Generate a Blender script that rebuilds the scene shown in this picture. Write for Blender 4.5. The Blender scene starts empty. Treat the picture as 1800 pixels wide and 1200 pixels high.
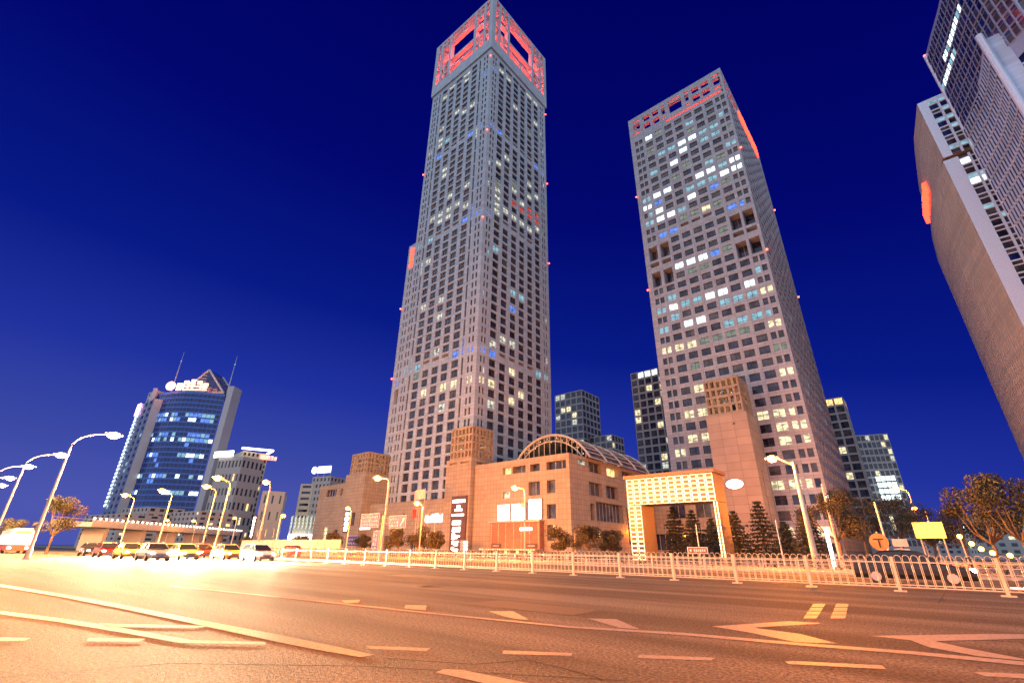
import bpy, math, random
from mathutils import Vector, Matrix
random.seed(7)
sc = bpy.context.scene
COL = sc.collection
rad = math.radians
PI = math.pi

# ------------------------------------------------------------------ camera
# world axes: X along the avenue, Y across it, Z up; the camera stands on the near kerb
F_PX, PITCH, ROLL, CAM_H, YAW = 818.0, .4225, .014, 1.2, .7075
def _w(v):
    c, s = math.cos(YAW), math.sin(YAW)
    return Vector((c*v[0]-s*v[1], s*v[0]+c*v[1], v[2]))
c_f = _w((0, math.cos(PITCH), math.sin(PITCH)))
_u = _w((0, -math.sin(PITCH), math.cos(PITCH)))
_x = _w((1, 0, 0))
c_x = _x*math.cos(ROLL)+_u*math.sin(ROLL)
c_u = -_x*math.sin(ROLL)+_u*math.cos(ROLL)
CAM = Vector((0, 0, CAM_H))
cam = bpy.data.objects.new('camera', bpy.data.cameras.new('camera'))
COL.objects.link(cam)
cam.data.sensor_width = 36
cam.data.lens = F_PX/1800*36
cam.data.clip_start = .05
cam.data.clip_end = 6000
M = Matrix((c_x, c_u, -c_f)).transposed().to_4x4()
M.translation = CAM
cam.matrix_world = M
sc.camera = cam
def gp(px, py, z=0.0):                      # where a sight line of the survey meets a height
    d = c_f+c_x*((px-900)/F_PX)-c_u*((py-600)/F_PX)
    return CAM+d*((z-CAM_H)/d.z)

# ------------------------------------------------------------------ sky, dusk light, exposure
w = bpy.data.worlds.new('World')
sc.world = w
w.use_nodes = True
nt = w.node_tree
bg = nt.nodes['Background']
sky = nt.nodes.new('ShaderNodeTexSky')
sky.sky_type = 'NISHITA'
sky.sun_disc = False
sky.sun_elevation = rad(3)
sky.sun_rotation = rad(135)
sky.altitude = 50
sky.air_density = 1.6
sky.dust_density = .4
sky.ozone_density = 6
tc = nt.nodes.new('ShaderNodeTexCoord')
sep = nt.nodes.new('ShaderNodeSeparateXYZ')
nt.links.new(tc.outputs['Generated'], sep.inputs[0])
mr = nt.nodes.new('ShaderNodeValToRGB')      # dusk: deep ultramarine overhead, paler towards the horizon
cr = mr.color_ramp
cr.elements[0].position = 0.0; cr.elements[0].color = (.075, .095, .43, 1)
cr.elements[1].position = 1.0; cr.elements[1].color = (.0, .0, .108, 1)
for p_, c_ in ((.12, (.040, .062, .37, 1)), (.25, (.014, .030, .34, 1)), (.42, (.002, .009, .235, 1)), (.68, (.0003, .0012, .155, 1))):
    e = cr.elements.new(p_); e.color = c_
# the afterglow sits to the left of the avenue: bend the height scale with the azimuth
m1 = nt.nodes.new('ShaderNodeMath'); m1.operation = 'MULTIPLY_ADD'
nt.links.new(sep.outputs['X'], m1.inputs[0]); m1.inputs[1].default_value = .20; m1.inputs[2].default_value = .14
m2 = nt.nodes.new('ShaderNodeMath'); m2.operation = 'ADD'; m2.use_clamp = True
nt.links.new(sep.outputs['Z'], m2.inputs[0]); nt.links.new(m1.outputs[0], m2.inputs[1])
nt.links.new(m2.outputs[0], mr.inputs[0])
mx = nt.nodes.new('ShaderNodeMixRGB'); mx.blend_type = 'MIX'; mx.inputs[0].default_value = .004
nt.links.new(mr.outputs[0], mx.inputs[1]); nt.links.new(sky.outputs[0], mx.inputs[2])
nt.links.new(mx.outputs[0], bg.inputs['Color'])
bg.inputs['Strength'].default_value = 1.0
sun = bpy.data.objects.new('dusk_light', bpy.data.lights.new('dusk_light', 'SUN'))
COL.objects.link(sun)
sun.data.energy = 3.0
sun.data.angle = rad(170)
sun.data.color = (.74, .89, 1.0)
sun.rotation_euler = Vector((-.5, .82, -.22)).to_track_quat('-Z', 'Y').to_euler()
sc.view_settings.view_transform = 'Standard'
sc.view_settings.look = 'None'
sc.view_settings.exposure = 0
sc.view_settings.gamma = 1
sc.cycles.max_bounces = 4
sc.cycles.diffuse_bounces = 2
sc.cycles.glossy_bounces = 2
sc.cycles.transmission_bounces = 3
sc.cycles.sample_clamp_indirect = 4
sc.cycles.sample_clamp_direct = 0

# ------------------------------------------------------------------ materials
MATS = {}
def newmat(name):
    m = bpy.data.materials.new(name); m.use_nodes = True
    MATS[name] = m
    return m, m.node_tree, m.node_tree.nodes['Principled BSDF']
def mat(name, col, rough=.6, metal=0, vary=.12, scale=3.0, bump=0.0, emit=None, es=0.0):
    if name in MATS: return MATS[name]
    m, t, b = newmat(name)
    b.inputs['Roughness'].default_value = rough
    b.inputs['Metallic'].default_value = metal
    n = t.nodes.new('ShaderNodeTexNoise'); n.inputs['Scale'].default_value = scale; n.inputs['Detail'].default_value = 5
    tcn = t.nodes.new('ShaderNodeTexCoord'); t.links.new(tcn.outputs['Object'], n.inputs['Vector'])
    r = t.nodes.new('ShaderNodeValToRGB')
    r.color_ramp.elements[0].position = .3; r.color_ramp.elements[1].position = .7
    r.color_ramp.elements[0].color = tuple(max(0, c*(1-vary)) for c in col)+(1,)
    r.color_ramp.elements[1].color = tuple(min(1, c*(1+vary)) for c in col)+(1,)
    t.links.new(n.outputs['Fac'], r.inputs[0]); t.links.new(r.outputs[0], b.inputs['Base Color'])
    if bump:
        bp = t.nodes.new('ShaderNodeBump'); bp.inputs['Strength'].default_value = bump; bp.inputs['Distance'].default_value = .05
        t.links.new(n.outputs['Fac'], bp.inputs['Height']); t.links.new(bp.outputs[0], b.inputs['Normal'])
    if emit:
        b.inputs['Emission Color'].default_value = emit+(1,)
        b.inputs['Emission Strength'].default_value = es
    return m
def stone(name, col, bw, bh, mortar=.05, dark=.6, vary=.10, rough=.65):
    m, t, b = newmat(name)
    uv = t.nodes.new('ShaderNodeUVMap')
    br = t.nodes.new('ShaderNodeTexBrick')
    br.offset = 0.0; br.squash = 1
    br.inputs['Scale'].default_value = 1
    br.inputs['Brick Width'].default_value = bw; br.inputs['Row Height'].default_value = bh
    br.inputs['Mortar Size'].default_value = mortar; br.inputs['Mortar Smooth'].default_value = .2
    br.inputs['Color1'].default_value = tuple(c*(1-vary) for c in col)+(1,)
    br.inputs['Color2'].default_value = tuple(c*(1+vary) for c in col)+(1,)
    br.inputs['Mortar'].default_value = tuple(c*dark for c in col)+(1,)
    t.links.new(uv.outputs[0], br.inputs['Vector'])
    n = t.nodes.new('ShaderNodeTexNoise'); n.inputs['Scale'].default_value = .25; n.inputs['Detail'].default_value = 6
    t.links.new(uv.outputs[0], n.inputs['Vector'])
    mm = t.nodes.new('ShaderNodeMixRGB'); mm.blend_type = 'MULTIPLY'; mm.inputs[0].default_value = .35
    t.links.new(br.outputs[0], mm.inputs[1]); t.links.new(n.outputs['Fac'], mm.inputs[2])
    t.links.new(mm.outputs[0], b.inputs['Base Color'])
    b.inputs['Roughness'].default_value = rough
    return m
def lit_glass(name, col, st, dim=.25, glass=(.03, .03, .04)):
    m, t, b = newmat(name)
    b.inputs['Base Color'].default_value = glass+(1,)
    b.inputs['Roughness'].default_value = .12
    uv = t.nodes.new('ShaderNodeUVMap')
    mp = t.nodes.new('ShaderNodeMapping'); mp.inputs['Scale'].default_value = (.55, 1.1, 1)
    n = t.nodes.new('ShaderNodeTexNoise'); n.inputs['Scale'].default_value = 1.0; n.inputs['Detail'].default_value = 3
    t.links.new(uv.outputs[0], mp.inputs[0]); t.links.new(mp.outputs[0], n.inputs['Vector'])
    r = t.nodes.new('ShaderNodeValToRGB')
    r.color_ramp.elements[0].position = .36; r.color_ramp.elements[0].color = (dim, dim, dim, 1)
    r.color_ramp.elements[1].position = .56; r.color_ramp.elements[1].color = (1, 1, 1, 1)
    t.links.new(n.outputs['Fac'], r.inputs[0])
    mm = t.nodes.new('ShaderNodeMixRGB'); mm.blend_type = 'MULTIPLY'; mm.inputs[0].default_value = 1
    mm.inputs[1].default_value = col+(1,); t.links.new(r.outputs[0], mm.inputs[2])
    t.links.new(mm.outputs[0], b.inputs['Emission Color'])
    b.inputs['Emission Strength'].default_value = st
    return m
def dark_glass(name, c1, c2, rough=.1, em=0.0):
    m, t, b = newmat(name)
    uv = t.nodes.new('ShaderNodeUVMap')
    n = t.nodes.new('ShaderNodeTexNoise'); n.inputs['Scale'].default_value = .35; n.inputs['Detail'].default_value = 2
    t.links.new(uv.outputs[0], n.inputs['Vector'])
    r = t.nodes.new('ShaderNodeValToRGB')
    r.color_ramp.elements[0].position = .35; r.color_ramp.elements[0].color = c1+(1,)
    r.color_ramp.elements[1].position = .65; r.color_ramp.elements[1].color = c2+(1,)
    t.links.new(n.outputs['Fac'], r.inputs[0]); t.links.new(r.outputs[0], b.inputs['Base Color'])
    b.inputs['Roughness'].default_value = rough
    return m
def glow(name, col, st):
    m, t, b = newmat(name)
    b.inputs['Base Color'].default_value = tuple(min(1, c) for c in col)+(1,)
    b.inputs['Emission Color'].default_value = col+(1,)
    b.inputs['Emission Strength'].default_value = st
    return m

WHITESTONE = stone('pale_stone', (.50, .545, .58), 1.7, 1.18, .05, .62)
PINKSTONE = stone('pinkish_stone', (.44, .455, .485), 2.1, .96, .05, .55)
TILE = stone('beige_tile', (.41, .32, .22), 1.1, 1.1, .05, .55)
BEIGE = stone('beige_panels', (.50, .43, .34), 1.6, .5, .03, .6)
RIB = mat('ribbed_cladding', (.62, .55, .46), .55)
FIN = mat('pale_fins', (.62, .72, .86), .4, .1)
CONC = mat('concrete', (.40, .38, .35), .8)
BG1 = mat('painted_render', (.42, .42, .42), .8)
BG2 = mat('yellowish_render', (.52, .46, .34), .8)
ROOFM = mat('roof_gravel', (.12, .12, .12), .9)
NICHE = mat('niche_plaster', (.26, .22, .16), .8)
FRAME = mat('window_frame', (.05, .05, .06), .4)
FRAMEW = mat('pale_mullion', (.45, .46, .48), .4)
G_D = dark_glass('dark_glass', (.010, .009, .022), (.06, .07, .11))
G_N = dark_glass('neutral_glass', (.03, .03, .035), (.10, .11, .12), .15)
G_B = dark_glass('blue_glass', (.004, .012, .09), (.015, .035, .18), .08)
L_W = lit_glass('lit_cool_white', (.78, .97, 1.0), 3.0, .35)
L_C = lit_glass('lit_cyan', (.26, .52, .62), 1.15, .5)
L_BL = lit_glass('lit_blue', (.12, .28, .95), 1.3, .35)
L_Y = lit_glass('lit_warm', (1.0, .84, .48), 1.5, .25)
L_WW = lit_glass('lit_soft_white', (.85, .88, .72), 1.0, .12)
L_G = lit_glass('lit_dim_green', (.26, .32, .24), .8, .4)
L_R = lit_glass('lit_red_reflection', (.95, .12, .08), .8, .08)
L_O = lit_glass('lit_amber', (1.0, .62, .22), 2.2, .35)
LIT = {'W': L_W, 'w': L_WW, 'c': L_C, 'b': L_BL, 'y': L_Y, 'g': L_G, 'r': L_R, 'd': G_D, 'n': G_N, 'B': G_B, 'o': L_O}
RED_GLOW = glow('red_neon', (1.0, .05, .02), 5)
WHITE_GLOW = glow('white_neon', (1.0, .95, .88), 7)
BEACON = glow('red_beacon', (1.0, .06, .03), 14)
SODIUM = glow('sodium_lens', (1.0, .55, .08), 12)
PALELENS = glow('pale_lens', (1.0, .86, .62), 18)
METAL = mat('painted_metal', (.42, .41, .38), .4, .5)
GALV = mat('galvanised_pole', (.40, .38, .34), .45, .4)
WHITEP = mat('white_paint', (.72, .70, .64), .45)
BLACKP = mat('black_plastic', (.02, .02, .02), .5)
RUBBER = mat('rubber', (.02, .02, .02), .8)

# ------------------------------------------------------------------ mesh helper
ORG = {}
class MB:
    def __init__(s): s.v = []; s.f = []; s.m = []; s.uv = []; s.mats = []
    def mi(s, m):
        if m not in s.mats: s.mats.append(m)
        return s.mats.index(m)
    def face(s, pts, m, uv=None):
        b = len(s.v); s.v += [tuple(p) for p in pts]
        s.f.append(tuple(range(b, b+len(pts)))); s.m.append(s.mi(m))
        if uv is None: uv = [(p[0]+p[1], p[2]) for p in pts]
        s.uv += list(uv)
    def box(s, x0, x1, y0, y1, z0, z1, m, skip=''):
        P = [(x0, y0, z0), (x1, y0, z0), (x1, y1, z0), (x0, y1, z0), (x0, y0, z1), (x1, y0, z1), (x1, y1, z1), (x0, y1, z1)]
        for k, q in (('b', (3, 2, 1, 0)), ('t', (4, 5, 6, 7)), ('f', (0, 1, 5, 4)), ('r', (1, 2, 6, 5)), ('k', (2, 3, 7, 6)), ('l', (3, 0, 4, 7))):
            if k not in skip: s.face([P[i] for i in q], m, [(P[i][0], P[i][1]) for i in q] if k in 'bt' else None)
    def obox(s, c, ax, l, wd, z0, z1, m):      # box turned in plan: centre, unit axis, length, width
        ax = Vector((ax[0], ax[1])).normalized(); n = Vector((-ax.y, ax.x)); c = Vector((c[0], c[1]))
        q = [c-ax*l/2-n*wd/2, c+ax*l/2-n*wd/2, c+ax*l/2+n*wd/2, c-ax*l/2+n*wd/2]
        s.prism([(p.x, p.y) for p in q], z0, z1, m)
    def prism(s, poly, z0, z1, m, top=True, mt=None):
        n = len(poly); acc = 0
        for i in range(n):
            a, b = poly[i], poly[(i+1) % n]; L = math.hypot(b[0]-a[0], b[1]-a[1])
            s.face([(a[0], a[1], z0), (b[0], b[1], z0), (b[0], b[1], z1), (a[0], a[1], z1)], m, [(acc, z0), (acc+L, z0), (acc+L, z1), (acc, z1)])
            acc += L
        if top:
            s.face([(p[0], p[1], z1) for p in poly], mt or m, [(p[0], p[1]) for p in poly])
            s.face([(p[0], p[1], z0) for p in reversed(poly)], mt or m, [(p[0], p[1]) for p in reversed(poly)])
    def tube(s, path, r, m, seg=8, cap=True):
        path = [Vector(p) for p in path]
        rs = r if isinstance(r, (list, tuple)) else [r]*len(path)
        rings = []
        for i, p in enumerate(path):
            d = (path[min(i+1, len(path)-1)]-path[max(i-1, 0)]).normalized()
            a = d.cross(Vector((0, 0, 1)))
            if a.length < .05: a = d.cross(Vector((0, 1, 0)))
            a.normalize(); b = d.cross(a)
            rings.append([p+(a*math.cos(2*PI*k/seg)+b*math.sin(2*PI*k/seg))*rs[i] for k in range(seg)])
        for i in range(len(rings)-1):
            for k in range(seg):
                k2 = (k+1) % seg
                s.face([rings[i][k], rings[i][k2], rings[i+1][k2], rings[i+1][k]], m)
        if cap:
            s.face(rings[0][::-1], m); s.face(rings[-1], m)
    def ball(s, c, rx, ry, rz, m, n=8, k=6):
        c = Vector(c)
        P = lambda i, j: c+Vector((rx*math.sin(PI*i/k)*math.cos(2*PI*j/n), ry*math.sin(PI*i/k)*math.sin(2*PI*j/n), rz*math.cos(PI*i/k)))
        for i in range(k):
            for j in range(n):
                if i == 0: s.face([P(0, 0), P(1, j), P(1, j+1)], m)
                elif i == k-1: s.face([P(i, j), P(k, 0), P(i, j+1)], m)
                else: s.face([P(i, j), P(i+1, j), P(i+1, j+1), P(i, j+1)], m)
    def mesh(s, name, org=(0, 0, 0)):
        me = bpy.data.meshes.new(name)
        me.from_pydata([(a-org[0], b-org[1], c-org[2]) for a, b, c in s.v], [], s.f)
        for m in s.mats: me.materials.append(m)
        me.polygons.foreach_set('material_index', s.m)
        uvl = me.uv_layers.new(name='UVMap')
        uvl.data.foreach_set('uv', [c for q in s.uv for c in q])
        me.update()
        return me
    def build(s, name, parent=None, smooth=False):
        org = ORG.get(parent, (0, 0, 0)) if parent else (0, 0, 0)
        me = s.mesh(name, org)
        if smooth: me.polygons.foreach_set('use_smooth', [True]*len(me.polygons))
        o = bpy.data.objects.new(name, me); COL.objects.link(o)
        if parent: o.parent = parent; ORG[o] = org
        return o
def tag(o, label=None, cat=None, group=None, kind=None):
    if label: o['label'] = label
    if cat: o['category'] = cat
    if group: o['group'] = group
    if kind: o['kind'] = kind
    return o
def thing(name, label, cat, loc=(0, 0, 0), group=None):
    o = bpy.data.objects.new(name, None); COL.objects.link(o); o.location = loc
    o.empty_display_size = .2
    ORG[o] = tuple(loc)
    return tag(o, label, cat, group)
def solo(mb, name, label, cat, loc, group=None, smooth=False):     # one-mesh thing with its origin at its base
    me = mb.mesh(name, loc)
    if smooth: me.polygons.foreach_set('use_smooth', [True]*len(me.polygons))
    o = bpy.data.objects.new(name, me); COL.objects.link(o); o.location = loc
    return tag(o, label, cat, group)
def dup(root, loc, rotz=0, label=None, group=None):
    r = root.copy(); COL.objects.link(r); r.location = loc; r.rotation_euler = (0, 0, rotz)
    if label: r['label'] = label
    if group: r['group'] = group
    for ch in list(root.children):
        c = ch.copy(); COL.objects.link(c); c.parent = r
        for g in list(ch.children):
            d = g.copy(); COL.objects.link(d); d.parent = c
    return r
def struct(mb, name):
    o = mb.build(name); o['kind'] = 'structure'; return o

# ------------------------------------------------------------------ buildings with real openings
class Bld:
    def __init__(s, name, label, cat, loc, group=None):
        s.t = thing(name, label, cat, loc, group); s.wall = MB(); s.win = []
    def face(s, O, D, N, W, z0, z1, ops, wm, rev=None, through=False):
        """wall of length W from O along D (outward N) with openings
        op = (s0,s1,z0,z1,depth,kind,style); kind None: a niche, 'hole': open right through"""
        rev = rev or wm
        O = Vector((O[0], O[1])); D = Vector((D[0], D[1])).normalized(); N = Vector((N[0], N[1])).normalized()
        P = lambda a, z, d=0: (O.x+D.x*a-N.x*d, O.y+D.y*a-N.y*d, z)
        es = sorted({0.0, round(W, 3)} | {round(o[k], 3) for o in ops for k in (0, 1)})
        ez = sorted({round(z0, 3), round(z1, 3)} | {round(o[k], 3) for o in ops for k in (2, 3)})
        ix = {e: i for i, e in enumerate(es)}; iz = {e: i for i, e in enumerate(ez)}
        hole = set()
        for o in ops:
            for a in range(ix[round(o[0], 3)], ix[round(o[1], 3)]):
                for b in range(iz[round(o[2], 3)], iz[round(o[3], 3)]): hole.add((a, b))
        for b in range(len(ez)-1):
            a = 0
            while a < len(es)-1:
                if (a, b) in hole: a += 1; continue
                c = a
                while c < len(es)-1 and (c, b) not in hole: c += 1
                q = [(es[a], ez[b]), (es[c], ez[b]), (es[c], ez[b+1]), (es[a], ez[b+1])]
                s.wall.face([P(*x) for x in q], wm, q)
                a = c
        for o in ops:
            a0, a1, b0, b1, d, kind = o[:6]; st = o[6] if len(o) > 6 else 'B'
            R = [((a0, b0), (a1, b0)), ((a1, b0), (a1, b1)), ((a1, b1), (a0, b1)), ((a0, b1), (a0, b0))]
            for p, q in R:
                s.wall.face([P(*p), P(*q), P(q[0], q[1], d), P(p[0], p[1], d)], rev, [p, q, (q[0]+d, q[1]+d), (p[0]+d, p[1]+d)])
            if kind == 'hole': continue
            if kind is None:
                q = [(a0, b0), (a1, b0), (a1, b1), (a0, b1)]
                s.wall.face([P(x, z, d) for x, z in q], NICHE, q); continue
            c = Vector(P((a0+a1)/2, (b0+b1)/2)); v = CAM-c
            area = (a1-a0)*(b1-b0)*max(.02, Vector((N.x, N.y, 0)).dot(v.normalized()))/v.length_squared
            s.win.append((area, P, (a0, a1, b0, b1, d), kind, st))
    def _win(s, mb, w):
        _, P, (a0, a1, b0, b1, d), kind, st = w
        g = LIT[kind]; ou, ov = random.random()*60, random.random()*60
        q = [(a0, b0), (a1, b0), (a1, b1), (a0, b1)]
        mb.face([P(x, z, d) for x, z in q], g, [(x-a0+ou, z-b0+ov) for x, z in q])
        fm = FRAMEW if st in ('C',) else FRAME
        def bar(x0, x1, y0, y1, pr=.09):
            mb.face([P(x0, y0, d-pr), P(x1, y0, d-pr), P(x1, y1, d-pr), P(x0, y1, d-pr)], fm)
            if y1-y0 > x1-x0:
                mb.face([P(x0, y0, d), P(x0, y0, d-pr), P(x0, y1, d-pr), P(x0, y1, d)], fm); mb.face([P(x1, y0, d), P(x1, y0, d-pr), P(x1, y1, d-pr), P(x1, y1, d)], fm)
            else:
                mb.face([P(x0, y0, d), P(x0, y0, d-pr), P(x1, y0, d-pr), P(x1, y0, d)], fm); mb.face([P(x0, y1, d), P(x0, y1, d-pr), P(x1, y1, d-pr), P(x1, y1, d)], fm)
        W, H = a1-a0, b1-b0
        if st == 'B':
            bar(a0+W*.48, a0+W*.52, b0, b1); bar(a0, a1, b0+H*.24, b0+H*.27)
        elif st == 'C':
            n = max(1, int(W/1.6))
            for i in range(1, n): bar(a0+W*i/n-.05, a0+W*i/n+.05, b0, b1)
        elif st == 'S':
            n = max(1, int(H/2))
            for i in range(1, n): bar(a0, a1, b0+H*i/n-.05, b0+H*i/n+.05)
    def finish(s, nmax=100):
        s.wall.build('wall', s.t)
        s.win.sort(key=lambda w: -w[0])
        for w in s.win[:nmax]:
            mb = MB(); s._win(mb, w); mb.build('window', s.t)
        if s.win[nmax:]:
            mb = MB()
            for w in s.win[nmax:]: s._win(mb, w)
            mb.build('window', s.t)['kind'] = 'stuff'
        return s.t
def parse(d):
    return {tuple(map(int, q.split(','))): k for k, st in d.items() for q in st.split()}
def beacon(xyz, label):
    mb = MB(); x, y, z = xyz
    mb.box(x-.12, x+.12, y-.12, y+.12, z-.5, z-.1, METAL)
    mb.ball((x, y, z+.15), .34, .34, .34, BEACON)
    solo(mb, 'warning_beacon', label, 'beacon', (x, y, z-.5), 'red aircraft warning beacons on the towers')
LAMPGLOW = []
def light(x, y, z, p, col, r=.4, parent=None):
    o = bpy.data.objects.new('lamp_light', bpy.data.lights.new('lamp_light', 'POINT'))
    o.data.energy = p; o.data.color = col; o.data.shadow_soft_size = r
    COL.objects.link(o); o.location = (x, y, z)
    if parent: o.parent = parent; g = ORG[parent]; o.location = (x-g[0], y-g[1], z-g[2])
    return o
# ================================================================== GROUND
ASPH, t_, b_ = newmat('asphalt')
uvn = t_.nodes.new('ShaderNodeTexCoord')
vo = t_.nodes.new('ShaderNodeTexVoronoi'); vo.inputs['Scale'].default_value = 55
n1 = t_.nodes.new('ShaderNodeTexNoise'); n1.inputs['Scale'].default_value = 22; n1.inputs['Detail'].default_value = 8; n1.inputs['Roughness'].default_value = .8
n2 = t_.nodes.new('ShaderNodeTexNoise'); n2.inputs['Scale'].default_value = .35; n2.inputs['Detail'].default_value = 4
mp_ = t_.nodes.new('ShaderNodeMapping'); mp_.inputs['Scale'].default_value = (.15, 1.6, 1)
t_.links.new(uvn.outputs['Object'], mp_.inputs[0]); t_.links.new(mp_.outputs[0], n2.inputs['Vector'])
for q in (vo, n1): t_.links.new(uvn.outputs['Object'], q.inputs['Vector'])
r_ = t_.nodes.new('ShaderNodeValToRGB'); r_.color_ramp.elements[0].color = (.028, .027, .026, 1); r_.color_ramp.elements[1].color = (.22, .215, .205, 1)
r_.color_ramp.elements[0].position = .42; r_.color_ramp.elements[1].position = .60
t_.links.new(n1.outputs['Fac'], r_.inputs[0])
r2_ = t_.nodes.new('ShaderNodeValToRGB'); r2_.color_ramp.elements[0].color = (.50, .50, .50, 1); r2_.color_ramp.elements[1].color = (1.2, 1.2, 1.2, 1)
r2_.color_ramp.elements[0].position = .4; r2_.color_ramp.elements[1].position = .62
t_.links.new(n2.outputs['Fac'], r2_.inputs[0])
mm_ = t_.nodes.new('ShaderNodeMixRGB'); mm_.blend_type = 'MULTIPLY'; mm_.inputs[0].default_value = 1
t_.links.new(r_.outputs[0], mm_.inputs[1]); t_.links.new(r2_.outputs[0], mm_.inputs[2]); t_.links.new(mm_.outputs[0], b_.inputs['Base Color'])
bp_ = t_.nodes.new('ShaderNodeBump'); bp_.inputs['Strength'].default_value = 1; bp_.inputs['Distance'].default_value = .03
ad_ = t_.nodes.new('ShaderNodeMath'); ad_.operation = 'ADD'
t_.links.new(vo.outputs['Distance'], ad_.inputs[0]); t_.links.new(n1.outputs['Fac'], ad_.inputs[1])
t_.links.new(ad_.outputs[0], bp_.inputs['Height']); t_.links.new(bp_.outputs[0], b_.inputs['Normal'])
b_.inputs['Roughness'].default_value = .8; b_.inputs['Specular IOR Level'].default_value = .3
PAVE = stone('paving_slabs', (.26, .24, .22), .6, .6, .02, .6)
KERB = mat('kerb_granite', (.36, .34, .32), .7, 0, .2, 6)
# worn thermoplastic road paint
PAINT, t_, b_ = newmat('road_paint')
tcp = t_.nodes.new('ShaderNodeTexCoord'); np_ = t_.nodes.new('ShaderNodeTexNoise'); np_.inputs['Scale'].default_value = 14; np_.inputs['Detail'].default_value = 8; np_.inputs['Roughness'].default_value = .75
t_.links.new(tcp.outputs['Object'], np_.inputs['Vector'])
rp_ = t_.nodes.new('ShaderNodeValToRGB'); rp_.color_ramp.elements[0].color = (.10, .095, .09, 1); rp_.color_ramp.elements[1].color = (.24, .23, .21, 1)
rp_.color_ramp.elements[0].position = .36; rp_.color_ramp.elements[1].position = .52
t_.links.new(np_.outputs['Fac'], rp_.inputs[0]); t_.links.new(rp_.outputs[0], b_.inputs['Base Color'])
b_.inputs['Roughness'].default_value = .6

g = MB(); g.face([(-2500, -1200, -.02), (1500, -1200, -.02), (1500, 2500, -.02), (-2500, 2500, -.02)], mat('far_ground', (.08, .075, .07), .9, 0, .3, .02), [(0, 0)]*4)
struct(g, 'ground')
g = MB(); g.face([(-700, -90, 0), (350, -90, 0), (350, 42, 0), (-700, 42, 0)], ASPH); struct(g, 'road')
g = MB(); g.box(-700, 350, 42, 42.3, -.01, .14, KERB); struct(g, 'kerb')
g = MB(); g.face([(-700, 42.3, .13), (350, 42.3, .13), (350, 88, .13), (-700, 88, .13)], PAVE, [(-700, 42), (350, 42), (350, 88), (-700, 88)])
struct(g, 'pavement')
g = MB(); g.face([(-700, 88, .10), (350, 88, .10), (350, 700, .10), (-700, 700, .10)], mat('plaza_paving', (.2, .18, .16), .8, 0, .3, .1)); struct(g, 'plaza')

def mark(polys, label):
    mb = MB()
    c = None
    for p in polys:
        P = [gp(a, b, .006) for a, b in p]
        if c is None: c = sum(P, Vector())/len(P)
        mb.face(P, PAINT, [(q.x, q.y) for q in P])
    o = mb.mesh('road_marking', (c.x, c.y, .0)); o = bpy.data.objects.new('road_marking', o); COL.objects.link(o); o.location = (c.x, c.y, 0)
    o['kind'] = 'structure'
zl = lambda P: [(a/3, 900+b/3) for a, b in P]
zm = lambda P: [(600+a/3, 900+b/3) for a, b in P]
zr = lambda P: [(1200+a/3, 900+b/3) for a, b in P]
def strip(top, bot): # quads between two polylines of equal length
    return [[top[i], top[i+1], bot[i+1], bot[i]] for i in range(len(top)-1)]
mark(strip(zl([(-300, 350), (0, 378), (330, 430), (640, 485), (1000, 555), (1500, 650), (1800, 712), (1970, 750)]), zl([(-300, 362), (0, 391), (330, 446), (620, 502), (960, 573), (1480, 685), (1700, 728), (1900, 762)])), '')
mark(strip(zl([(0, 518), (300, 555), (600, 600), (850, 645), (1010, 672), (1400, 682)]), zl([(0, 535), (300, 575), (600, 625), (940, 685), (1010, 688), (1400, 696)])), '')
for q in (zl([(470, 660), (770, 665), (730, 680), (455, 677)]), zl([(0, 658), (160, 662), (130, 674), (0, 675)]),
          zl([(520, 585), (1100, 597), (1060, 606), (560, 602)]), zm([(130, 703), (470, 715), (445, 730), (150, 718)]),
          zm([(855, 727), (1218, 740), (1215, 755), (848, 745)]), zm([(1570, 750), (1975, 765), (1950, 780), (1560, 767)]),
          zm([(540, 825), (640, 830), (990, 900), (760, 900), (495, 842)]), zr([(540, 785), (590, 783), (1050, 805), (1075, 825), (860, 814), (560, 798)]),
          zr([(1535, 840), (1900, 855), (1900, 880), (1590, 862)]), zm([(340, 487), (450, 490), (445, 515), (330, 505)]), zm([(0, 463), (100, 460), (90, 474), (20, 478)]),
          zm([(775, 520), (905, 520), (990, 565), (915, 561), (850, 545)]), zm([(1300, 558), (1450, 562), (1575, 615), (1470, 608), (1400, 588)])):
    mark([q], '')
mark(strip(zm([(-900, 385), (-300, 445), (0, 478), (600, 540), (1200, 598), (1800, 633), (2400, 685), (3000, 730), (3600, 785)]),
           zm([(-900, 389), (-300, 450), (0, 484), (600, 547), (1200, 607), (1800, 646), (2400, 699), (3000, 746), (3600, 806)])), '')
mark([zr([(155, 600), (560, 573), (740, 583), (370, 607)]), zr([(155, 600), (370, 607), (620, 640), (815, 690), (600, 683), (350, 632)])], '')
mark([zr([(990, 650), (1600, 640), (1900, 642), (1900, 662), (1330, 678), (1200, 672)]), zr([(1330, 678), (1500, 715), (1900, 790), (1560, 757), (1300, 710), (1200, 672)])], '')
for x0, x1, x2, x3 in ((690, 755, 703, 635), (810, 875, 857, 778)):
    for k in range(4):
        a, b = k/4+.02, (k+1)/4-.03
        L = lambda u: (x0+(x3-x0)*u, 480+80*u); R = lambda u: (x1+(x2-x1)*u, 480+80*u)
        mark([zr([L(a), R(a), R(b), L(b)])], '')
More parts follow.
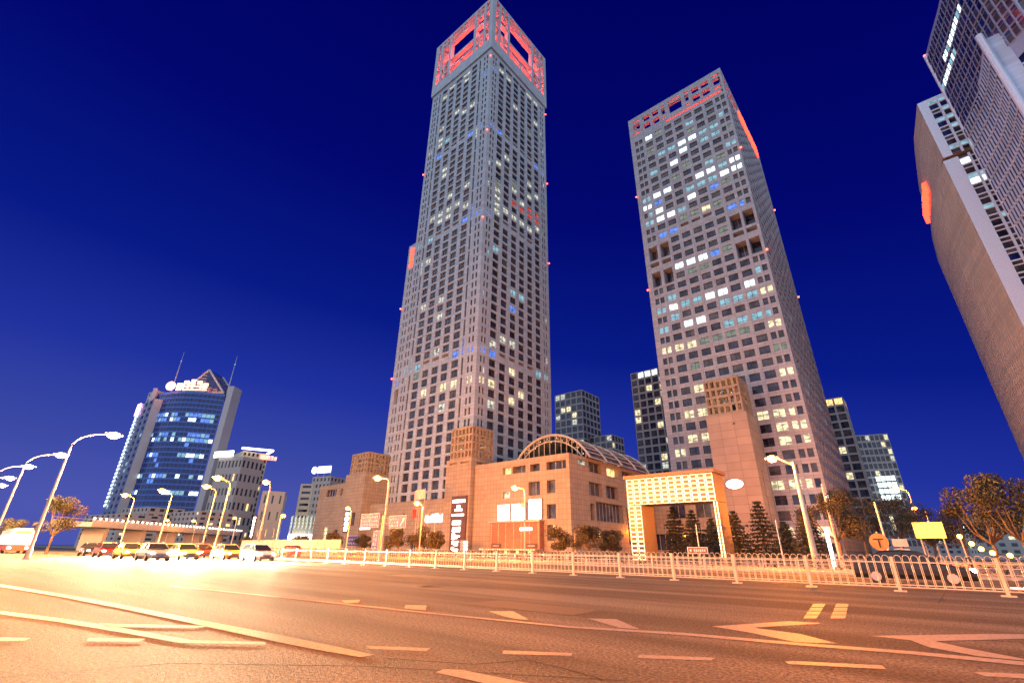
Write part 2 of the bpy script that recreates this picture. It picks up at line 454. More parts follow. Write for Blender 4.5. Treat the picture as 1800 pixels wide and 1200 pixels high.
# thin tar seams and a worn manhole in the near lane
g = MB(); TAR = mat('tar_seam', (.02, .02, .02), .95)
def seam(px):
    P = [gp(a, b, .004) for a, b in px]
    for i in range(len(P)-1):
        d = (P[i+1]-P[i]).normalized(); n = Vector((-d.y, d.x, 0))*.014
        g.face([P[i]-n, P[i+1]-n, P[i+1]+n, P[i]+n], TAR)
seam(zm([(240, 768), (700, 800), (1000, 775)])); seam([(930, 1160), (985, 1172), (1050, 1190), (1060, 1195)]); seam([(0, 1190), (300, 1165), (640, 1170), (1100, 1195)])
seam([(1650, 1060), (1670, 1024)]); seam([(1500, 1110), (1800, 1128)])
o = struct(g, 'tar_seams')
IRON = mat('manhole_iron', (.06, .055, .05), .5, .6, .3, 30)
for mx_, my_ in ((-14.5, 12.5), (9.5, 19.5)):
    g = MB(); ring = lambda r, z: [(mx_+r*math.cos(2*PI*k/24), my_+r*math.sin(2*PI*k/24), z) for k in range(24)]
    g.face(ring(.38, .008), TAR); g.face(ring(.33, .013), IRON)
    for k in range(-2, 3): g.box(mx_-.2, mx_+.2, my_+k*.1-.02, my_+k*.1+.02, .013, .019, IRON)
    struct(g, 'manhole_cover')
# darker resurfaced patches
PATCH = mat('asphalt_patch', (.060, .056, .052), .85, 0, .5, 25)
for x0_, x1_, y0_, y1_ in ((-9.5, -6.2, 9.2, 10.6), (1.5, 7.5, 11.5, 12.3), (-22, -16, 15.8, 17.4), (9, 11, 4.5, 19)):
    g = MB(); g.face([(x0_, y0_, .003), (x1_, y0_+.1, .003), (x1_-.1, y1_, .003), (x0_+.15, y1_-.05, .003)], PATCH, [(0, 0)]*4); struct(g, 'road_patch')

# ================================================================== TALLER TWIN TOWER
random.seed(11)
T1 = Bld('skyscraper', 'tallest pale stone tower, its top a square lattice crown glowing red', 'skyscraper', (-119.8, 98.9, 0))
LF = parse({'b': '0,0 0,16 1,0 1,16 0,38 1,38 1,29 2,0 2,16 3,16 3,0 3,29 7,29', 'w': '3,18 3,21 3,34 4,19 4,34 4,40 4,41 5,1 5,5 5,18 5,19 5,21 5,35 6,18 6,19 6,25 6,26 6,41 7,7 7,13 7,19 7,31 7,32 7,34 7,40 8,31 9,31 10,31', 'c': '6,31 7,0 7,16 9,0 10,0 8,0 9,16 10,16', 'y': '0,-3 1,-3 2,-3 3,-3 4,-3 6,-3 7,-14'})
LS = parse({'b': '0,0 1,0 0,16 1,16 0,29 1,29 1,39 0,39 2,0 2,29 4,6 7,29 8,29 9,29', 'w': '2,1 2,17 2,18 2,19 2,20 2,24 2,40 3,2 3,18 3,26 3,40 4,2 4,18 4,22 5,18 5,21 6,18 6,21 6,23 6,25 6,41 7,19 7,24 7,37 7,41', 'r': '4,20 5,20 6,20 6,21 7,20 7,21', 'c': '0,6 1,11 2,12 4,8 5,8 7,0 8,0 9,0', 'y': '0,-3 1,-3 2,-3 4,-4 5,-3 4,-1'})
def dark(): return random.choice('dddddndddn')
Z0, DZ = 62.1, 3.55
def t1_ops(cols, kinds, L, niche_rows, kmin):
    ops = []
    for k in range(kmin, 42):
        z = Z0+k*DZ
        for i, (c, kd) in enumerate(zip(cols, kinds)):
            lit = L.get((i, k)) or (random.choice('gw') if random.random() < .025 and k > -6 else dark())
            if kd == 'P':
                ops.append((c-.42, c+.42, z-1.15, z+1.15, .35, lit, 'N'))
            elif kd == 'B':
                if k in niche_rows and i in niche_rows[k]:
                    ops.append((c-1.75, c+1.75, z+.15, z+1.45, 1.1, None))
                elif k == 41 and 12 < c < 30: ops.append((c-2.2, c+2.2, z-1.0, z+1.2, .5, 'n' if lit not in 'wc' else lit, 'C'))
                else: ops.append((c-1.65, c+1.65, z-1.35, z+1.35, .45, lit, 'B'))
            elif kd == 'S' and (k-kmin) % 2 == 0 and k < 41:
                ops.append((c-.45, c+.45, z-1.3, z+DZ+1.35, .35, lit, 'S'))
    return ops
nr = {0: (4, 5, 6), 16: (4, 5, 6), 29: (4, 5, 6)}
ops = t1_ops([2.2, 3.9, 6.7, 10.4, 15.6, 20.6, 25.7, 30.8, 34.6, 36.8, 38.4], 'PPSBBBBBSPP', LF, nr, -14)
T1.face((-99.6, 98.9), (-1, 0), (0, -1), 40.3, 0, 211.5, ops, WHITESTONE)
nr = {0: (3, 4, 5, 6), 16: (3, 4, 5, 6), 29: (3, 4, 5, 6)}
ops = t1_ops([2.1, 3.6, 7.6, 12.7, 17.9, 23.0, 28.2, 33.4, 37.4, 38.9], 'PPBBBBBBPP', LS, nr, -14)
T1.face((-99.6, 98.9), (0, 1), (1, 0), 41.1, 0, 211.5, ops, WHITESTONE)
T1.face((-139.9, 98.9), (0, 1), (-1, 0), 41.1, 0, 211.5, [], WHITESTONE)
T1.face((-99.6, 140), (-1, 0), (0, 1), 40.3, 0, 211.5, [], WHITESTONE)
# lower wing on the left with its own small windows
ops = [(c-.4, c+.4, Z0+k*DZ-1.1, Z0+k*DZ+1.1, .35, 'b' if k == -1 else dark(), 'N') for k in range(-12, 14) for c in (1.3, 3.0) if k not in (-2, -3)]
ops += [(1.0, 3.4, Z0-3*DZ-1.2, Z0-2*DZ+1.2, 1.5, 'd', 'N')]
T1.face((-139.9, 99.5), (-1, 0), (0, -1), 5.4, 0, 122.6, ops, WHITESTONE)
T1.face((-145.3, 99.5), (0, 1), (-1, 0), 30, 0, 122.6, [], WHITESTONE)
T1.wall.face([(-145.3, 99.5, 122.6), (-139.9, 99.5, 122.6), (-139.9, 129.5, 122.6), (-145.3, 129.5, 122.6)], ROOFM)
T1.wall.face([(-145.3, 129.5, 0), (-139.9, 129.5, 0), (-139.9, 129.5, 122.6), (-145.3, 129.5, 122.6)], WHITESTONE)
T1.finish()
# crown: four lattice screens round an open court
cr_ = Bld.__new__(Bld); cr_.t = T1.t; cr_.wall = MB(); cr_.win = []
def crown_ops(W):
    o = []
    def add(a, b, c, d):
        o.append((a, b, c, d, 2.0, 'hole')); o.append((W-b, W-a, c, d, 2.0, 'hole'))
    m = W/2
    for z0_, z1_ in ((244.2, 248.6), (241, 243.2), (232.5, 240), (229.6, 231.6), (223.6, 228.6), (218.4, 222.5)): add(2.3, 4.5, z0_, z1_)
    for z0_, z1_ in ((246.3, 248.6), (243, 245.5)):
        add(5.9, 8.0, z0_, z1_); add(8.8, 10.9, z0_, z1_)
        add(12.6, m-.45, z0_, z1_)
    add(5.9, 10.9, 236, 242); add(5.9, 10.9, 227.8, 235)
    add(5.9, 8.0, 222.9, 226.9); add(8.8, 10.9, 222.9, 226.9); add(5.9, 8.0, 218.4, 221.9); add(8.8, 10.9, 218.4, 221.9)
    add(12.6, m-.45, 218.4, 221.9)
    o.append((12.6, W-12.6, 229.4, 242, 2.0, 'hole')); o.append((12.6, W-12.6, 223.0, 228.3, 2.0, 'hole'))
    return o
CRM = WHITESTONE
x0, x1, y0, y1 = -140.6, -98.9, 98.2, 140.7
T = 2.0
for (O, D, N, W) in (((x1, y0), (-1, 0), (0, -1), x1-x0), ((x1, y0), (0, 1), (1, 0), y1-y0), ((x0, y1), (1, 0), (0, 1), x1-x0), ((x0, y1), (0, -1), (-1, 0), y1-y0)):
    cr_.face(O, D, N, W, 211.5, 250, crown_ops(W), CRM)
    Oi = (O[0]-N[0]*T, O[1]-N[1]*T)
    sav = [(a, b, c, d, 0, 'hole') for a, b, c, d, _, _ in crown_ops(W)]
    cr_.face(Oi, D, N, W, 216.5, 250, sav, CRM)
LED = glow('red_led_strip', (1.0, .09, .08), 22)
def leds(t, faces, fn, d, Ws):
    for (O, D, N, W) in faces:
        for a, b, c, e, _, _ in [q[:6] for q in fn(W)]:
            g = MB(); P = lambda s, dd: (O[0]+D[0]*s-N[0]*dd, O[1]+D[1]*s-N[1]*dd)
            h = min(.16, (e-c)*.12); q = [P(a+.05, .3), P(b-.05, .3), P(b-.05, d), P(a+.05, d)]
            k = Ws*min(1.6, (e-c))
            g.prism([P(a+.05, d-k), P(b-.05, d-k), P(b-.05, d), P(a+.05, d)], c+.01, c+.01+h, LED); g.build('led_strip', t)
leds(T1.t, (((x1, y0), (-1, 0), (0, -1), x1-x0), ((x1, y0), (0, 1), (1, 0), y1-y0)), crown_ops, 1.2, .10)
w_ = cr_.wall
for zz in (211.5, 250):
    w_.face([(x0, y0, zz), (x1, y0, zz), (x1, y0+T, zz), (x0, y0+T, zz)], CRM); w_.face([(x0, y1-T, zz), (x1, y1-T, zz), (x1, y1, zz), (x0, y1, zz)], CRM)
    w_.face([(x0, y0+T, zz), (x0+T, y0+T, zz), (x0+T, y1-T, zz), (x0, y1-T, zz)], CRM); w_.face([(x1-T, y0+T, zz), (x1, y0+T, zz), (x1, y1-T, zz), (x1-T, y1-T, zz)], CRM)
w_.build('lattice_crown', T1.t)
g = MB(); g.box(x0+T, x1-T, y0+T, y1-T, 212, 216.4, ROOFM); g.box(-128, -111.5, 111, 128, 216.4, 224, WHITESTONE)
for yy in (104, 135): g.box(x0+T, x1-T, yy-.5, yy+.5, 240, 241.2, CRM)
for xx in (-105, -134.5): g.box(xx-.5, xx+.5, y0+T, y1-T, 238.5, 239.7, CRM)
for a, b in ((-128, 108), (-123, 108), (-118, 108), (-113, 108), (-108, 128), (-108, 122), (-108, 117)): g.box(a-.4, a+.4, b-.4, b+.4, 216.4, 243, CRM)
g.build('roof', T1.t)
REDL = (1.0, .07, .055)
for i, (a, b) in enumerate(((-104, 103.5), (-119.7, 104), (-135.5, 103.5), (-104.3, 119.5), (-104, 135.5), (-135.5, 119.5), (-119.7, 135), (-135.5, 135.5))):
    front = i < 5
    light(a, b, 218.2, 8000 if front else 4500, REDL, 1.0, T1.t)
    light(a, b, 231, 9000 if front else 5000, REDL, 1.0, T1.t)
# red vertical sign high on the left wing
g = MB()
def glyph(mb, x, y, z, wd, ht, m, seed, d=.15, ax=(1, 0), pr=(0, -1)):
    R = random.Random(seed)
    def st(u0, u1, v0, v1):
        a = Vector((x, y))+Vector(ax)*(u0*wd); b = Vector((x, y))+Vector(ax)*(u1*wd); n = Vector(pr)*d
        zz0, zz1 = z+v0*ht, z+v1*ht
        mb.face([(a.x+n.x, a.y+n.y, zz0), (b.x+n.x, b.y+n.y, zz0), (b.x+n.x, b.y+n.y, zz1), (a.x+n.x, a.y+n.y, zz1)], m)
        for p in (a, b): mb.face([(p.x, p.y, zz0), (p.x+n.x, p.y+n.y, zz0), (p.x+n.x, p.y+n.y, zz1), (p.x, p.y, zz1)], m)
        for zz in (zz0, zz1): mb.face([(a.x, a.y, zz), (b.x, b.y, zz), (b.x+n.x, b.y+n.y, zz), (a.x+n.x, a.y+n.y, zz)], m)
    for v in (.02, .34, .62, .86)[:R.choice((3, 4, 4))]:
        u = R.uniform(0, .15); st(u, 1-R.uniform(0, .15), v, v+.13)
    for u in R.sample((.05, .43, .82), R.choice((1, 2, 2))): st(u, u+.13, R.uniform(0, .3), R.uniform(.75, 1))
for k in range(4): glyph(g, -143.6, 99.5, 110.6+k*2.7, 2.4, 2.2, RED_GLOW, 40+k, .25)
g.build('sign_letters', T1.t)

# ================================================================== SHORTER TWIN TOWER
random.seed(5)
T2 = Bld('skyscraper', 'shorter pinkish tower with a red strip under its roof edge and many cyan lit offices', 'skyscraper', (-38.4, 145.4, 0))
L2 = parse({'W': '9,28 10,28 0,28 1,28 0,29 1,29 2,28 3,29 4,29 2,16 4,34 5,34 5,33 8,37 4,16 5,16 5,20 6,20 7,20 6,14 7,14 7,26 8,26 8,27 7,29 8,29 6,32 5,27 8,16', 'c': '2,34 3,34 2,33 3,33 1,35 6,34 7,34 8,32 9,29 10,29 3,28 2,29 3,30 3,15 4,15 2,15 3,13 4,13 2,13 1,13 6,16 7,16 8,15 9,26 10,26 4,28 5,28 0,31 1,31 9,16 10,16 9,14 10,14', 'y': '0,8 1,8 0,12 1,12 0,15 1,15 1,5 2,5 3,5 1,4 2,4 2,3 0,3 0,4 1,0 2,0 3,0 7,8 8,6 7,6 9,0 8,12 9,12 10,12 7,12 10,3 9,3 4,25 8,4 7,4 0,-3 1,-3 3,-3 2,-5', 'b': '1,24 2,24 3,27 4,20 7,24 8,24 8,28', 'g': '3,12 4,12 5,12 6,12 3,25 5,19 6,19 5,25 6,25 4,35 2,27 6,30 5,31 0,10 1,10 0,20 2,30'})
B0, BZ = 18.2, 3.846
ops = []
for k in range(-4, 38):
    z = B0+k*BZ
    for i, c in enumerate([1.5, 3.5, 6.7, 10.9, 15.0, 19.1, 23.3, 27.5, 31.7, 35.2, 37.1]):
        if 19 <= k <= 23 and i in (0, 1, 2, 8, 9, 10): continue
        lit = L2.get((i, k)) or (random.choice('cgg') if random.random() < .06 else ('n' if random.random() < .35 else 'd'))
        if i in (0, 1, 9, 10): ops.append((c-.72, c+.72, z-1.15, z+1.15, .4, lit, 'N'))
        elif k == 24 and 4 <= i <= 6: ops.append((c-1.5, c+1.5, z+.1, z+1.4, 1.4, None))
        else: ops.append((c-1.48, c+1.48, z-1.2, z+1.2, .4, lit, 'B'))
for a, b in ((5.0, 8.3), (.9, 4.1), (34.6, 37.9), (30.1, 33.4)):
    ops += [(a, b, 100.9, 106.9, 3.5, 'd' if a < 20 else 'n', 'C'), (a, b, 98.1, 99.8, 2.5, None), (a, b, 89.6, 95.6, 3.5, 'd', 'C')]
T2.face((-18.6, 145.4), (-1, 0), (0, -1), 39.7, 0, 162.4, ops, PINKSTONE)
ops = []
for k in range(-4, 38):
    z = B0+k*BZ
    for i, c in enumerate([1.6, 3.6]+[6.9+4.8*j for j in range(9)]+[49.0, 50.8]):
        lit = random.choice('ddddddn') if random.random() > .03 else 'c'
        hw = .72 if i in (0, 1, 11, 12) else 1.6
        ops.append((c-hw, c+hw, z-1.2, z+1.2, .55, lit, 'N'))
T2.face((-18.6, 145.4), (0, 1), (1, 0), 52, 0, 162.4, ops, PINKSTONE)
T2.face((-58.3, 145.4), (0, 1), (-1, 0), 52, 0, 162.4, [], PINKSTONE)
T2.face((-18.6, 197.4), (-1, 0), (0, 1), 39.7, 0, 162.4, [], PINKSTONE)
T2.finish()
cr_ = Bld.__new__(Bld); cr_.t = T2.t; cr_.wall = MB(); cr_.win = []
def c2_ops(W, front):
    o = []
    def add(a, b, c, d, h='hole', dd=1.4): o.append((a, b, c, d, dd, h))
    f = W/39.7
    S = [(.9, 3.7, 's'), (5.3, 8.2, 'm'), (9.2, 12.1, 'm'), (13.4, 14.9, 'n'), (16.4, 21.8, 'c'), (23.4, 24.9, 'n'), (26.1, 28.9, 'm'), (30.1, 33.1, 'm'), (34.7, 37.6, 's')]
    for a, b, k in S:
        a *= f; b *= f
        if k == 's': add(a, b, 172.7, 173.7); add(a, b, 168.2, 171.6); add(a, b, 165.9, 166.9)
        if k == 'm': add(a, b, 170.4, 173.2); add(a, b, 165.9, 168.9, 'back', 1.4)
        if k == 'n': add(a, b, 172.7, 173.7); add(a, b, 168.4, 171.8); add(a, b, 166, 167)
        if k == 'c': add(a, b, 172.9, 173.9); add(a, b, 166.9, 172.1)
    add(.8, 23.8*f, 163.4, 164.5, 'slot', 1.4)
    return o
x0, x1, y0, y1 = -58.3, -18.6, 145.4, 197.4
T = 1.4
for (O, D, N, W) in (((x1, y0), (-1, 0), (0, -1), x1-x0), ((x1, y0), (0, 1), (1, 0), y1-y0), ((x0, y1), (1, 0), (0, 1), x1-x0), ((x0, y1), (0, -1), (-1, 0), y1-y0)):
    oo = c2_ops(W, 1)
    cr_.face(O, D, N, W, 162.4, 175.8, [q[:5]+('hole',) for q in oo], PINKSTONE)
    cr_.face((O[0]-N[0]*T, O[1]-N[1]*T), D, N, W, 162.4, 175.8, [q[:4]+(0, 'hole') for q in oo], PINKSTONE)
leds(T2.t, (((x1, y0), (-1, 0), (0, -1), x1-x0), ((x1, y0), (0, 1), (1, 0), y1-y0)), lambda W: c2_ops(W, 1), 1.0, .16)
w_ = cr_.wall; zz = 175.8
w_.face([(x0, y0, zz), (x1, y0, zz), (x1, y0+T, zz), (x0, y0+T, zz)], PINKSTONE); w_.face([(x0, y1-T, zz), (x1, y1-T, zz), (x1, y1, zz), (x0, y1, zz)], PINKSTONE)
w_.face([(x0, y0+T, zz), (x0+T, y0+T, zz), (x0+T, y1-T, zz), (x0, y1-T, zz)], PINKSTONE); w_.face([(x1-T, y0+T, zz), (x1, y0+T, zz), (x1, y1-T, zz), (x1-T, y1-T, zz)], PINKSTONE)
w_.build('roof_screen', T2.t)
g = MB(); g.box(x0+T, x1-T, y0+T, y1-T, 161.8, 162.5, ROOFM)
g.box(x0+5, x1-5, y0+5.5, y0+6, 162.5, 169.2, PINKSTONE); g.box(x1-6, x1-5.5, y0+6, y1-5, 162.5, 169.2, PINKSTONE)
g.box(-41, -33, y0+4.4, y0+5, 162.5, 171, PINKSTONE); g.box(-50, -28, 160, 185, 162.5, 168, PINKSTONE)
g.build('roof', T2.t)
for q in range(6): light(x1-4-6.3*q, y0+3.2, 164.0, 420, REDL, .6, T2.t)
for q in range(6): light(x1-3.2, y0+7+8*q, 164.0, 420, REDL, .6, T2.t)
g = MB()
for k in range(5): glyph(g, x1+.02, y0+18+k*5.6, 163.6, 4.4, 6.4, RED_GLOW, 70+k, .5, (0, 1), (1, 0))
g.build('sign_letters', T2.t)
ord_ = ['upper', 'second', 'third', 'lowest']
for i, z in enumerate((205.6, 159.4, 114.5)):
    beacon((-99.4, 98.5, z), 'red warning beacon on the near edge of the tallest tower, %s of three' % ('highest', 'middle one', 'lowest')[i])
    beacon((-99.3, 140.2, z+1), 'red warning beacon on the right edge of the tallest tower, %s of three' % ('highest', 'middle one', 'lowest')[i])
beacon((-140.2, 98.6, 160), 'red warning beacon on the left edge of the tallest tower above its lower wing')
beacon((-145.6, 99.2, 91.5), 'red warning beacon on the left wing of the tallest tower, halfway down')
beacon((-145.6, 99.2, 61), 'red warning beacon on the left wing of the tallest tower, the lowest of that edge')
for z, s_ in ((132.8, 'upper'), (89.2, 'lower')):
    beacon((-18.3, 145.1, z), '%s red beacon on the near edge of the shorter tower' % s_)
    beacon((-58.6, 145.1, z), '%s red beacon on the left edge of the shorter tower' % s_)
    beacon((-18.3, 197.6, z+6), '%s red beacon on the right edge of the shorter tower' % s_)
beacon((33.6, 148.9, 137.6), 'red beacon on the roof corner of the glass tower at the right edge')
#NEXT
# ================================================================== STONE BLOCKS AND PODIUMS AT THE TOWERS' FEET
def lantern(t, x0, x1, y0, y1, z0, z1, cells_lit):
    """open stone lattice box standing on a stone block"""
    c = Bld.__new__(Bld); c.t = t; c.wall = MB(); c.win = []
    h = z1-z0
    def ops(W, out):
        o = []; n = 6; p = W/n
        for i in range(n):
            a = i*p+p*.2; b = (i+1)*p-p*.2
            for r in range(4):
                zz = z0+h*(.06+.235*r)
                if i in (2, 3):
                    if i == 2 and r in (1, 2): o.append((a, b+p, zz, zz+h*.16, .7 if out else 0, 'hole'))
                    elif r in (0, 3): o.append((a, b, zz, zz+h*.15, .7 if out else 0, 'hole'))
                else: o.append((a, b, zz, zz+h*.17, .7 if out else 0, 'hole'))
        return o
    for (O, D, N, W) in (((x1, y0), (-1, 0), (0, -1), x1-x0), ((x1, y0), (0, 1), (1, 0), y1-y0), ((x0, y1), (1, 0), (0, 1), x1-x0), ((x0, y1), (0, -1), (-1, 0), y1-y0)):
        c.face(O, D, N, W, z0, z1, ops(W, 1), TILE)
        c.face((O[0]-N[0]*.7, O[1]-N[1]*.7), D, N, W, z0, z1, ops(W, 0), TILE)
    w_ = c.wall
    w_.face([(x0, y0, z1), (x1, y0, z1), (x1, y1, z1), (x0, y1, z1)], TILE)
    w_.build('lattice_lantern', t)
    g = MB(); cx, cy = (x0+x1)/2, (y0+y1)/2
    R = random.Random(int(x0*7))
    for _ in range(9): g.ball((R.uniform(x0+1.2, x1-1.2), R.uniform(y0+1, y0+2), R.uniform(z0+.6, z1-1)), .16, .16, .16, L_O)
    g.build('lantern_lights', t)
    light(cx, cy, (z0+z1)/2, 500, (1, .62, .3), 1, t)

b = Bld('stone_block', 'beige tiled block with a lattice box on top, before the tallest tower', 'building', (-95, 89.5, 0))
b.face((-90.2, 89.5), (-1, 0), (0, -1), 9.8, 0, 24, [(1.2, 4.2, 22.6, 23.1, .6, None), (5.6, 8.4, 22.6, 23.1, .6, None)], TILE)
b.face((-90.2, 89.5), (0, 1), (1, 0), 9.4, 0, 24, [(2.0, 4.6, 22.6, 23.1, .6, None), (4.2, 6.0, 2.0, 13.5, .8, 'n', 'S')], TILE)
b.face((-100, 89.5), (0, 1), (-1, 0), 9.4, 0, 24, [], TILE)
b.wall.face([(-100, 89.5, 24), (-90.2, 89.5, 24), (-90.2, 98.9, 24), (-100, 98.9, 24)], ROOFM)
b.finish(); lantern(b.t, -99.4, -90.8, 90.1, 98.6, 24, 33, 1)
b = Bld('stone_block', 'stone block with a lattice box on top, left of the tallest tower', 'building', (-146, 90, 0))
b.face((-140, 90), (-1, 0), (0, -1), 12, 0, 24.5, [(3, 5.5, 8, 12, .6, 'n', 'B')], TILE)
b.face((-140, 90), (0, 1), (1, 0), 9.4, 0, 24.5, [], TILE); b.face((-152, 90), (0, 1), (-1, 0), 9.4, 0, 24.5, [], TILE)
b.wall.face([(-152, 90, 24.5), (-140, 90, 24.5), (-140, 99.4, 24.5), (-152, 99.4, 24.5)], ROOFM)
b.finish(); lantern(b.t, -151, -141, 90.6, 99, 24.5, 31.5, 1)
b = Bld('low_building', 'low beige stone building with one dark strip window, left of the tall stone block', 'building', (-162, 92, 0))
b.face((-152.2, 92), (-1, 0), (0, -1), 20, 0, 22.3, [(8, 15, 18.2, 20.6, .6, 'n', 'C'), (4, 5.4, 18.2, 20.6, .6, 'n', 'N'), (2, 6, 3, 7, .6, 'd', 'C'), (10, 13, 2, 8, .6, 'y', 'C')], TILE)
b.face((-152.2, 92), (0, 1), (1, 0), 20, 0, 22.3, [], TILE); b.face((-172.2, 92), (0, 1), (-1, 0), 20, 0, 22.3, [], TILE)
b.wall.face([(-172.2, 92, 22.3), (-152.2, 92, 22.3), (-152.2, 112, 22.3), (-172.2, 112, 22.3)], ROOFM); b.finish()
# ground-floor wall in front of the tall tower
b = Bld('low_building', 'orange lit low stone wall building running along the foot of the tallest tower', 'building', (-120, 93, 0))
b.face((-100.1, 93), (-1, 0), (0, -1), 39.8, 0, 14.5, [(4, 6.2, 1.5, 6, .5, 'd', 'C'), (9, 11.5, 1.5, 6, .5, 'n', 'C'), (14, 17, 1.2, 5, .5, 'd', 'C'), (21, 22.2, 2, 11, .6, 'd', 'S'), (26, 30, 1, 5, .5, 'n', 'C')], TILE)
b.face((-100.1, 93), (0, 1), (1, 0), 5.5, 0, 14.5, [], TILE)
b.wall.face([(-139.9, 93, 14.5), (-100.1, 93, 14.5), (-100.1, 98.7, 14.5), (-139.9, 98.7, 14.5)], ROOFM); b.finish()
# tall vertical sign on the stone block
t = thing('vertical_sign', 'tall dark vertical sign with white glowing characters on the stone block', 'sign', (-93.5, 89.2, 0))
g = MB(); g.box(-96.6, -90.9, 89.15, 89.45, .8, 14.2, mat('sign_panel', (.10, .05, .04), .6)); g.build('panel', t)
g = MB()
def slab(u0, u1, v0, v1, X0=-96.1, wd=4.6, Y=89.13, Z0=0.0, m=WHITE_GLOW): g.box(X0+u0*wd, X0+u1*wd, Y-.12, Y, Z0+v0, Z0+v1, m)
slab(0, 1, 12.6, 13.3)
slab(.38, .62, 10.9, 11.9); slab(.22, .8, 10.5, 11.0)
slab(0, .95, 9.3, 9.75)
slab(.08, .74, 7.9, 8.15); slab(.08, .74, 7.2, 7.45); slab(.08, .2, 7.45, 7.9); slab(.62, .74, 7.45, 7.9)
slab(.12, .7, 6.35, 6.6); slab(.12, .7, 5.95, 6.12); slab(.12, .7, 5.5, 5.7); slab(.12, .24, 5.5, 6.6); slab(.58, .7, 5.5, 6.6)
slab(.1, .32, 3.7, 5.1); slab(.1, .72, 4.3, 4.6); slab(.4, .52, 3.9, 4.7)
slab(.14, .66, 3.0, 3.3); slab(.14, .28, 2.6, 3.3); slab(.4, .54, 2.2, 3.1); slab(.3, .6, 2.3, 2.5)
slab(.12, .3, 1.2, 1.9); slab(.2, .6, 1.0, 1.3); slab(.44, .62, .9, 1.5)
g.build('characters', t)

# right-hand podium with the glass arch
b = Bld('podium_building', 'wide beige tiled building with a lit glass arch on its roof and three white screens', 'building', (-71.5, 90.8, 0))
fo = [(17.4, 20.2, 18.7, 20.4, 1.2, 'o', 'C'), (12.7, 16.9, 18.7, 20.4, 1.2, 'n', 'C'), (8.4, 11.3, 18.7, 20.4, 1.2, 'd', 'C'), (.9, 6.4, 18.6, 20.5, 1.2, 'd', 'C'),
      (8.4, 11.8, 13.2, 16.3, .8, 'n', 'C'), (4.0, 6.4, 13.4, 16.3, .8, 'n', 'C'), (17.6, 19.8, 12.9, 14.5, .5, 'y', 'C'),
      (4.0, 6.5, 7.9, 11.0, .8, 'd', 'C'), (4.0, 6.5, 3.4, 6.6, .8, 'n', 'C')]
b.face((-60, 90.8), (-1, 0), (0, -1), 30, 0, 22, fo, TILE)
so = [(3.8, 8.3, 20.0, 21.2, 1, 'w', 'C'), (8.35, 14.6, 18.8, 21.2, 1.2, 'n', 'C'), (16.8, 23.1, 18.8, 21.0, 1.2, 'o', 'C'), (25, 31, 18.8, 21.0, 1.2, 'n', 'C'),
      (8.2, 14.2, 13.4, 16.4, 1, 'n', 'C'), (16, 22, 13.4, 16.4, 1, 'd', 'C'), (8.2, 10, 7.9, 11.6, 1, 'd', 'C'), (10.8, 24, 7.9, 12.2, 1.2, 'n', 'C'),
      (8.2, 9.2, 3.5, 6.3, .8, 'd', 'C'), (11.4, 13.4, 3.6, 6.0, .8, 'o', 'C'), (15, 22, 3.0, 6.0, .8, 'n', 'C'), (26, 34, 3, 12, 1, 'd', 'C')]
b.face((-60, 90.8), (0, 1), (1, 0), 42, 0, 22, so, TILE)
b.wall.face([(-90, 90.8, 21.6), (-60, 90.8, 21.6), (-60, 132.8, 21.6), (-90, 132.8, 21.6)], ROOFM)
b.face((-90, 98.9), (0, 1), (-1, 0), 33, 0, 22, [], TILE)
b.finish()
g = MB(); ARCHM = mat('arch_steel', (.5, .45, .38), .5, .3)
cx, R, zc, ya, yb = -70.5, 13.5, 15.2, 98, 130       # barrel vault of steel and glass
n = 16; a0 = rad(30)
pt = lambda i, y, r=R: (cx+r*math.cos(PI-a0-(PI-2*a0)*i/n), y, zc+r*math.sin(PI-a0-(PI-2*a0)*i/n))
for y in (ya, ya+8, ya+16, ya+24, yb): g.tube([pt(i, y) for i in range(n+1)], .28, ARCHM, 6)
for y in (ya, yb): g.tube([pt(i, y, R-1.6) for i in range(1, n)], .16, ARCHM, 5)
for i in range(0, n+1): g.tube([pt(i, ya), pt(i, yb)], .14, ARCHM, 5)
for i in range(1, n): g.tube([pt(i, ya), (pt(i, ya)[0], ya, 22)], .09, ARCHM, 5); g.tube([pt(i, ya), pt(i+(1 if i % 2 else -1), ya, R-1.6)], .07, ARCHM, 4)
g.build('arch_frame', b.t)
g = MB()
for i in range(n): g.face([pt(i, ya+.3, R-.3), pt(i+1, ya+.3, R-.3), pt(i+1, yb, R-.3), pt(i, yb, R-.3)], G_N)
g.build('arch_glass', b.t)
g = MB()
for i in range(1, n): g.ball((pt(i, ya)[0], ya+.6, pt(i, ya)[2]-.7-.5*(i % 3)), .13, .13, .13, L_O)
g.build('arch_lights', b.t)
light(cx, ya+4, 24, 1500, (1, .6, .3), 1.5, b.t)
# three white screens above the orange brick front
scr = glow('white_screen', (1.0, .97, .95), 6)
for i, (x0, x1, z0, z1) in enumerate(((-81.0, -77.3, 7.9, 11.4), (-76.6, -72.4, 7.9, 11.4), (-71.3, -67.8, 8.0, 12.2))):
    t = thing('lit_screen', ('white glowing screen, the left one of three in a row on the podium wall', 'white glowing screen with a notched corner, the middle of three on the podium wall', 'white glowing screen, the right and tallest of three on the podium wall')[i], 'screen', ((x0+x1)/2, 90.3, z0), 'white screens on the podium wall')
    g = MB(); g.box(x0-.15, x1+.15, 90.3, 90.7, z0-.15, z1+.15, METAL); g.build('frame', t)
    g = MB()
    if i == 1: g.box(x0, x0+2.5, 90.22, 90.3, z0, z1, scr); g.box(x0+2.5, x1, 90.22, 90.3, z0, z1-.9, scr)
    else: g.box(x0, x1, 90.22, 90.3, z0, z1, scr)
    g.build('panel', t)
    light((x0+x1)/2, 88.2, 9.6, 120, (1, .93, .85), 1.2, t)
